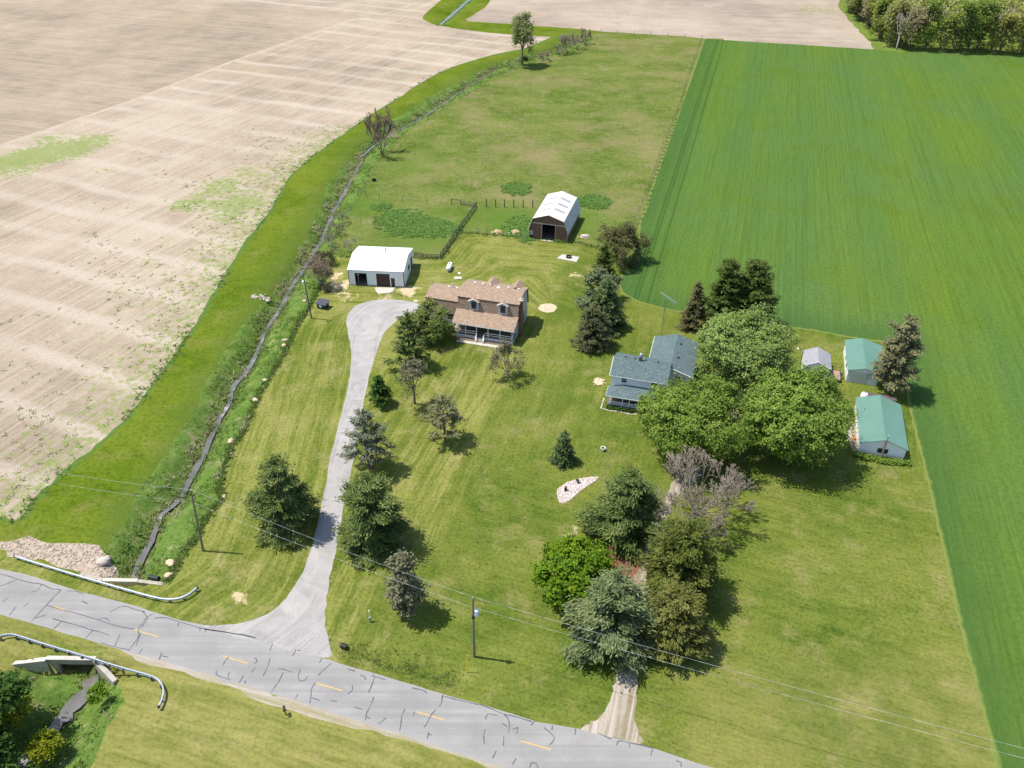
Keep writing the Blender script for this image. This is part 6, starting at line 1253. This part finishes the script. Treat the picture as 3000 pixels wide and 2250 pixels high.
p = G(1366, 1968); mb = MB(); mb.bar(p, p + [.25, .05, 3.2], .045, .045, 8); tag(mb.build('marker_pole', YELLOWP), 'thin yellow marker pole near the transformer pole', 'marker pole')
p = G(1368, 1985)
# lamp post and clutter round the small garage
p = G(2344, 1067); e = empty('lamp_post', (p[0], p[1], 0), 'dark yard lamp post with a white lamp arm beside the small garage', 'lamp post'); mb = MB(); mb.bar((0, 0, 0), (0, 0, 3.1), .05); mb.bar((0, 0, 3.1), (-1.0, .1, 3.5), .035); mb.build('post', DARK, e); mb = MB(); mb.lathe([(.16, 0), (.2, .06), (.08, .16), (0, .17)], 10, (-1.1, .1, 3.42)); mb.build('lamp_head', WHITE, e)
p = G(2446, 1106); e = empty('utility_trailer', (p[0], p[1], 0), 'open utility trailer with a brown plank deck beside the small garage', 'trailer', -YAW)
mb = MB()
for i in range(7): mb.box(-.82 + i * .235, -1.6, .5, -.60 + i * .235, 1.6, .56)
mb.build('deck', plain('brown_planks', (.30, .205, .15), .9, .25), e); mb = MB(); mb.box(-.9, -1.68, .38, .9, -1.6, .62); mb.box(-.9, 1.6, .38, .9, 1.68, .62); mb.box(-.92, -1.6, .38, -.84, 1.6, .62); mb.box(.84, -1.6, .38, .92, 1.6, .62); mb.bar((-.7, -1.6, .45), (0, -2.9, .45), .05, k=4); mb.bar((.7, -1.6, .45), (0, -2.9, .45), .05, k=4); mb.bar((0, -2.8, 0), (0, -2.8, .6), .05); mb.build('frame', DARK, e)
mb = MB(); mb.bar((-.85, 1.7, .6), (-.85, 1.8, 1.9), .04, k=4); mb.bar((.85, 1.7, .6), (.85, 1.8, 1.9), .04, k=4); mb.bar((-.85, 1.8, 1.9), (.85, 1.8, 1.9), .04, k=4); mb.bar((-.85, 1.75, 1.25), (.85, 1.75, 1.25), .03, k=4); mb.bar((0, 1.7, .6), (0, 1.8, 1.9), .03, k=4); mb.build('ramp_gate', DARK, e)
for sx in (-1, 1):
    mb = MB(); mb.bar((sx * .98, .1, .33), (sx * 1.16, .1, .33), .33, .33, 16); w_ = mb.build('wheel', DARK, e); mb = MB(); mb.bar((sx * 1.161, .1, .33), (sx * 1.17, .1, .33), .17, .17, 12); mb.build('hub', GMETAL, w_)
    mb = MB(); mb.box(min(sx * .95, sx * 1.2), -.4, .7, max(sx * .95, sx * 1.2), .6, .74); mb.build('fender', DARK, e)
p = G(2360, 1104); e = empty('wheelbarrow', (p[0], p[1], 0), 'small yellow wheelbarrow in front of the small garage', 'wheelbarrow'); mb = MB(); mb.add([(-.45, -.28, .55), (.35, -.32, .6), (.35, .32, .6), (-.45, .28, .55), (-.25, -.16, .3), (.2, -.2, .3), (.2, .2, .3), (-.25, .16, .3)], [(4, 5, 6, 7), (0, 1, 5, 4), (1, 2, 6, 5), (2, 3, 7, 6), (3, 0, 4, 7)]); mb.build('tray', YELLOWP, e); mb = MB(); mb.bar((-.5, -.05, .18), (-.5, .05, .18), .18, .18, 12); mb.build('wheel', DARK, e)
for s in (-1, 1): mb = MB(); mb.bar((-.5, s * .08, .2), (.8, s * .28, .55), .025, k=6); mb.bar((.2, s * .2, 0), (.2, s * .2, .4), .02, k=6); mb.build('handle', YELLOWP, e)
p = G(2344, 1093); mb = MB(); mb.lathe([(.28, 0), (.33, .8), (.36, .85), (.3, .95), (0, 1.0)], 12, tuple(p)); tag(mb.build('waste_bin', plain('teal_plastic', (.05, .28, .22))), 'teal green barrel bin at the left corner of the small garage', 'bin')
p = G(2418, 1113); e = empty('garden_bench', (p[0], p[1], 0), 'low white bench at the right front corner of the small garage', 'bench', -YAW); MB().box(-.8, -.2, .38, .8, .2, .45).build('seat', WHITE, e)
for x in (-.7, .7): MB().box(x - .05, -.18, 0, x + .05, .18, .378).build('leg', WHITE, e)
p = G(1818, 1612); e = empty('garden_chair', (p[0], p[1], 0), 'white garden chair on the red mulch under the pines', 'chair', RAD(30)); MB().box(-.28, -.25, .4, .28, .25, .45).build('seat', WHITE, e); MB().box(-.28, .25, .45, .28, .3, 1.0).build('backrest', WHITE, e)
for x in (-.25, .25):
    for y in (-.22, .22): MB().box(x - .025, y - .025, 0, x + .025, y + .025, .4).build('leg', WHITE, e)
p = G(1809, 1630); tag(MB().lathe([(.2, 0), (.3, .3), (.33, .5), (.26, .5), (.2, .4), (0, .4)], 12, tuple(p)).build('flower_pot', DARK), 'black flower pot on the red mulch beside the white chair', 'pot')
# behind the workshop: tank and covered wood stack
LW = lambda x, y, z=0: (56.6 + x * EV[0] + y * NV[0], 102.76 + x * EV[1] + y * NV[1], z)
e = empty('wood_stack', LW(4.2, 14.2), 'dark covered firewood stack behind the green roofed workshop', 'firewood', -YAW)
mb = MB(); RL = np.random.default_rng(8)
for r in range(7):
    for k in range(16): x = -2.0 + k * .26; mb.bar((x, -.5, .14 + r * .25), (x + RL.uniform(-.02, .02), .5, .14 + r * .25), .12 + RL.uniform(-.01, .01), None, 6)
mb.build('logs', plain('split_logs', (.30, .20, .13), .9, .3), e); o = e.children[0]; o['kind'] = 'stuff'
mb = MB(); mb.slab([(-2.3, -.8, 2.05), (2.4, -.8, 2.05), (2.4, .8, 1.85), (-2.3, .8, 1.85)], .06); mb.build('cover', plain('dark_cover', (.10, .075, .07), .8), e)
e = empty('storage_tank', LW(1.4, 14.3), 'white upright storage tank at the back corner of the green roofed workshop', 'tank'); MB().lathe([(.0, 0), (.6, .02), (.62, 1.7), (.5, 2.0), (.2, 2.15), (0, 2.17)], 16).build('tank', WHITE, e, True); MB().lathe([(.12, 2.1), (.12, 2.25), (0, 2.26)], 10).build('cap', DARK, e)
p = LW(-.5, 3.2); mb = MB(); mb.lathe([(.24, 0), (.26, .35), (.2, .5), (0, .52)], 10, p); tag(mb.build('orange_bucket', plain('orange_plastic', (.62, .20, .03))), 'orange bucket against the long left wall of the workshop', 'bucket')
# hosta border and porch plants
def plants(name, P, hh, rad, k, mat, label, cat, R):
    m = len(P) * k; C = np.repeat(np.column_stack([P, np.zeros(len(P))]), k, 0); q = R.normal(0, 1, (m, 3)) * [rad * .5, rad * .5, hh * .3] + [0, 0, hh * .55]; C = C + q; C[:, 2] = np.maximum(C[:, 2], .05)
    V, F = leaves(C, nrm(q * [1, 1, .4] + [0, 0, .35] + R.normal(0, .3, (m, 3))), .30, .6, R); return tag(link(name, amesh(name, V, F, mat, {'tint': ('FACE', np.clip(R.normal(.55, .2, m), 0, 1))})), label, cat)
RP = np.random.default_rng(31)
ps = np.array([LW(x, -.75 - .55 * math.sin(pi * (x + .9) / 8.6) + RP.uniform(-.2, .2))[:2] for x in np.linspace(-.8, 7.7, 30)]); ps = np.vstack([ps, ps + EV * .1 - NV * .35])
plants('hosta_border', ps, .6, .42, 40, leaf('hosta_leaves', (.08, .16, .02), (.13, .215, .03), (.20, .27, .05)), 'curved leafy hosta border along the gable wall of the workshop', 'plants', RP)
LF_ = lambda x, y: np.array([16.68, 114.75]) + x * EV + y * NV
plants('porch_plants', np.array([LF_(x, -.55 + RP.uniform(-.2, .2)) for x in np.linspace(.2, 4.5, 16)]), .45, .4, 40, L_DARK, 'low dark plants along the farmhouse porch rail', 'plants', RP)
p_ = np.array([LF_(x, -1.15 - .1 * math.sin(x * 2)) for x in np.linspace(-.6, 5.5, 40)] + [LF_(-.9, y) for y in np.linspace(-.9, 2.0, 18)]); V, F = rocks(p_, np.full(len(p_), .05), .1, .22, RP); tag(link('stone_edging', amesh('stone_edging', V, F, STONE)), 'row of pale edging stones round the farmhouse porch bed', 'edging')
LH = lambda x, y: np.array([HO[0], HO[1]]) + x * EV + y * NV
mb = MB(); mb.box(-.5, -.25, .25, .5, .25, .33); mb.box(-.5, .2, .34, .5, .27, .85); mb.box(-.55, -.25, .0, -.47, .25, .6); mb.box(.47, -.25, .0, .55, .25, .6)
# porch furniture
for k, (x, y, l) in enumerate(((1.0, 1.7, 'wooden porch chair at the left end of the long front porch'),)):
    q = LH(x, y); e = empty('porch_chair', (q[0], q[1], .81), l, 'chair', -YAW + 1.2); MB().box(-.4, -.3, .35, .4, .3, .42).build('seat', plain('grey_wood', (.42, .40, .38)), e); MB().box(-.4, .26, .42, .4, .32, 1.0).build('backrest', plain('grey_wood', (.42, .40, .38)), e)
    for sx in (-.36, .36):
        for sy in (-.26, .26): MB().box(sx - .03, sy - .03, 0, sx + .03, sy + .03, .35).build('leg', WOODP, e)

# ------------------------------------------------------------ TV antenna on a lattice mast
p = G(1938, 982); e = empty('antenna_mast', (p[0], p[1], 0), 'tall thin lattice antenna mast behind the farmhouse with long spiked arms on top', 'antenna')
Hm = 8.0; mb = MB(); q3 = [(.22 * cos(a), .22 * sin(a)) for a in (0, 2.094, 4.189)]
for a in q3: mb.bar((*a, 0), (a[0] * .7, a[1] * .7, Hm), .026, .026, 5)
for k in range(22):
    z = .3 + k * Hm / 23
    for i in range(3): a, b = q3[i], q3[(i + 1) % 3]; mb.bar((a[0] * .9, a[1] * .9, z), (b[0] * .9, b[1] * .9, z + Hm / 23), .014, .014, 4)
mb.build('mast', plain('dull_steel', (.20, .19, .17), .6), e)
mb = MB(); mb.bar((0, 0, Hm), (0, 0, Hm + .5), .03); a = V2(1933, 860, p[1]) - p; b_ = V2(1983, 907, p[1]) - p; z0 = Hm + .35; mb.bar((-1.1, .9, z0 + .9), (1.9, -.9, z0 - .55), .05, .04, 6)
mb.build('boom', GMETAL, e)
mb = MB(); bo0 = np.array([-1.1, .9, z0 + .9]); bo1 = np.array([1.9, -.9, z0 - .55])
for k in range(9): c_ = bo0 + (bo1 - bo0) * (k + .5) / 9; l = .28 + .07 * k; d = np.array([.5, .8, .1]); mb.bar(c_ - d * l, c_ + d * l, .014, .014, 4)
mb.build('elements', GMETAL, e); e.children[-1]['kind'] = 'stuff'

# ------------------------------------------------------------ fences
FWIRE = plain('rusty_fence_wire', (.14, .13, .115), .7, .1)
def fence(px, label, ph, step, rails, mat, pw=.07, rw=.05, wire_=False, world=False, cat='fence', name='fence', skip=()):
    L = np.array(px) if world else G2(px); e = empty(name, (*L[0], 0), label, cat); d = np.r_[0, np.cumsum(np.hypot(*np.diff(L, axis=0).T))]
    pm = None; n = max(2, int(round(d[-1] / step)) + 1)
    for s in np.linspace(0, d[-1], n):
        q = np.array([np.interp(s, d, L[:, 0]), np.interp(s, d, L[:, 1])]) - L[0]
        if pm is None: pm = MB().bar((0, 0, -.2), (0, 0, ph), pw, pw * .9, 6).build('post', mat, e); pm.location = (*q, 0)
        else: c = pm.copy(); COL.objects.link(c); c.parent = e; c.location = (*q, 0); c.rotation_euler = (rng.normal(0, .03), rng.normal(0, .03), rng.uniform(0, 6))
    for z in rails:
        mb = MB()
        for a, b in zip(L[:-1] - L[0], L[1:] - L[0]):
            if wire_: mb.bar((*a, z), (*b, z), rw, rw, 4)
            else:
                dd = (b - a) / np.linalg.norm(b - a); nn = np.array([-dd[1], dd[0]]); h = .075
                a_ = a + nn * (pw + .03); b_ = b + nn * (pw + .03)
                mb.add([(*(a_ - nn * .02), z - h), (*(b_ - nn * .02), z - h), (*(b_ + nn * .02), z - h), (*(a_ + nn * .02), z - h), (*(a_ - nn * .02), z + h), (*(b_ - nn * .02), z + h), (*(b_ + nn * .02), z + h), (*(a_ + nn * .02), z + h)], [(3, 2, 1, 0), (4, 5, 6, 7), (0, 1, 5, 4), (1, 2, 6, 5), (2, 3, 7, 6), (3, 0, 4, 7)])
        mb.build('wire' if wire_ else 'rail', FWIRE if wire_ else mat, e)
    return e
STEELP = plain('rusty_fence_post', (.13, .115, .10), .8, .3)
fence([(1291, 757), (1325, 708), (1352, 668), (1378, 632), (1396, 606)], 'dark board fence running back from the lawn corner into the pasture', 1.35, 2.4, (.3, .65, 1.0, 1.3), WOODF)
fence([(1240, 757), (1265, 759), (1291, 759)], 'short dark picket-like fence between the machine barn gate and the lawn corner', 1.15, 1.0, (.35, .7, 1.05), WOODF)
fence([(1214, 752), (1238, 757)], 'dark three board gate at the rear corner of the machine barn', 1.35, 1.8, (.3, .6, .9, 1.2), WOODF, cat='gate', name='gate')
fence([(1324, 598), (1349, 601)], 'short post and rail brace where the wire fence meets the metal gate', 1.5, 1.9, (1.3,), WOODF)
fence([(1351, 601), (1372, 605), (1395, 609)], 'grey tube gate at the far corner of the board fence', 1.2, .8, (.3, .65, 1.15), STEELP, .03, .03, cat='gate', name='gate')
fence([(1353, 680), (1400, 684), (1450, 688), (1492, 692), (1549, 698)], 'low wire fence between the back lawn and the pasture, left of the gambrel barn', 1.15, 2.0, (.5, 1.0), STEELP, .05, .012, True)
for (x, y), l in zip(((1425, 606), (1452, 606.5), (1478, 607), (1505, 607.5), (1532.5, 608), (1560.5, 609)), ('first', 'second', 'third', 'fourth', 'fifth', 'last')):
    q = G(x, y); o = MB().bar((0, 0, -.2), (0, 0, 2.15), .13, .12, 8).build('fence_post', WOODF); o.location = (q[0], q[1], 0); tag(o, l + ' of six thick black posts, counted from the left, beside the gambrel barn', 'post', 'thick posts by the gambrel barn')
fence([(1049, 576), (1090, 584), (1138, 590), (1201, 594), (1270, 598), (1322, 597)], 'sparse wire fence crossing the pasture towards the metal gate', 1.5, 6.5, (.6, 1.2), STEELP, .06, .012, True)
fence([(1049, 573), (1072, 576)], 'H shaped wooden corner brace near the creek in the pasture', 1.7, 2.5, (1.4,), WOODP, .08)
fence([(984, 735), (1002, 690), (1026, 625), (1037, 600), (1065, 546), (1078, 529), (1090, 505), (1101, 482), (1150, 428), (1194, 386), (1260, 345), (1321, 306), (1386, 274), (1445, 233), (1520, 201)], 'long wire fence along the creek side of the pasture', 1.35, 5.5, (.5, 1.1), STEELP, .055, .012, True)
fence([(2056, 113), (2026, 195), (1997, 285), (1960, 380), (1925, 475), (1897, 552), (1861, 640), (1842, 700)], 'long wire fence between the pasture and the green crop', 1.35, 5.5, (.5, 1.1), STEELP, .06, .012, True)
fence([(1760, 94), (1850, 99), (1960, 106), (2056, 113)], 'far wire fence at the top edge of the pasture', 1.5, 7.0, (.6, 1.2), STEELP, .08, .02, True)
fence([(972, 742), (998, 747)], 'single rail fence stub left of the machine barn', 1.3, 2.0, (1.1,), WOODP, .07)
p = G(1096, 530); tag(MB().lathe([(.0, 0), (.55, .0), (.6, .5), (.52, .5), (.48, .1), (0, .1)], 16, tuple(p)).build('stock_tub', DARK), 'round black stock tub on the pasture near the creek fence', 'tub')
for px, s, l in (((1508, 690), .5, 'hay'),): pass
def heap(px, r, label, mat, h=.5, cat='heap'):
    q = G(*px)[:2]; R = np.random.default_rng(int(px[0] * 3)); P_ = R.normal(0, r * .42, (60, 2)) + q; V, F = rocks(P_, np.maximum(0.02, h * (1 - np.hypot(*(P_ - q).T) / r)), .14, .34, R); return tag(link('hay_heap', amesh('hay_heap', V, F, mat)), label, cat)
HAY = plain('old_hay', (.50, .37, .22), .95, .2)
heap((1456, 681), 1.3, 'left of two low heaps of old tan hay behind the wire fence', HAY); heap((1511, 681), 1.6, 'right of two low heaps of old tan hay, close to the gambrel barn', HAY)
heap((1712, 692), 1.2, 'scattered pale debris heap right of the gambrel barn', STONE, .25)
plants('grass_clump', np.array([G(x, 708)[:2] for x in range(1630, 1662, 5)]), .6, .5, 50, L_WEED, 'dense green clump at the foot of the gambrel barn front wall', 'plants', RP)
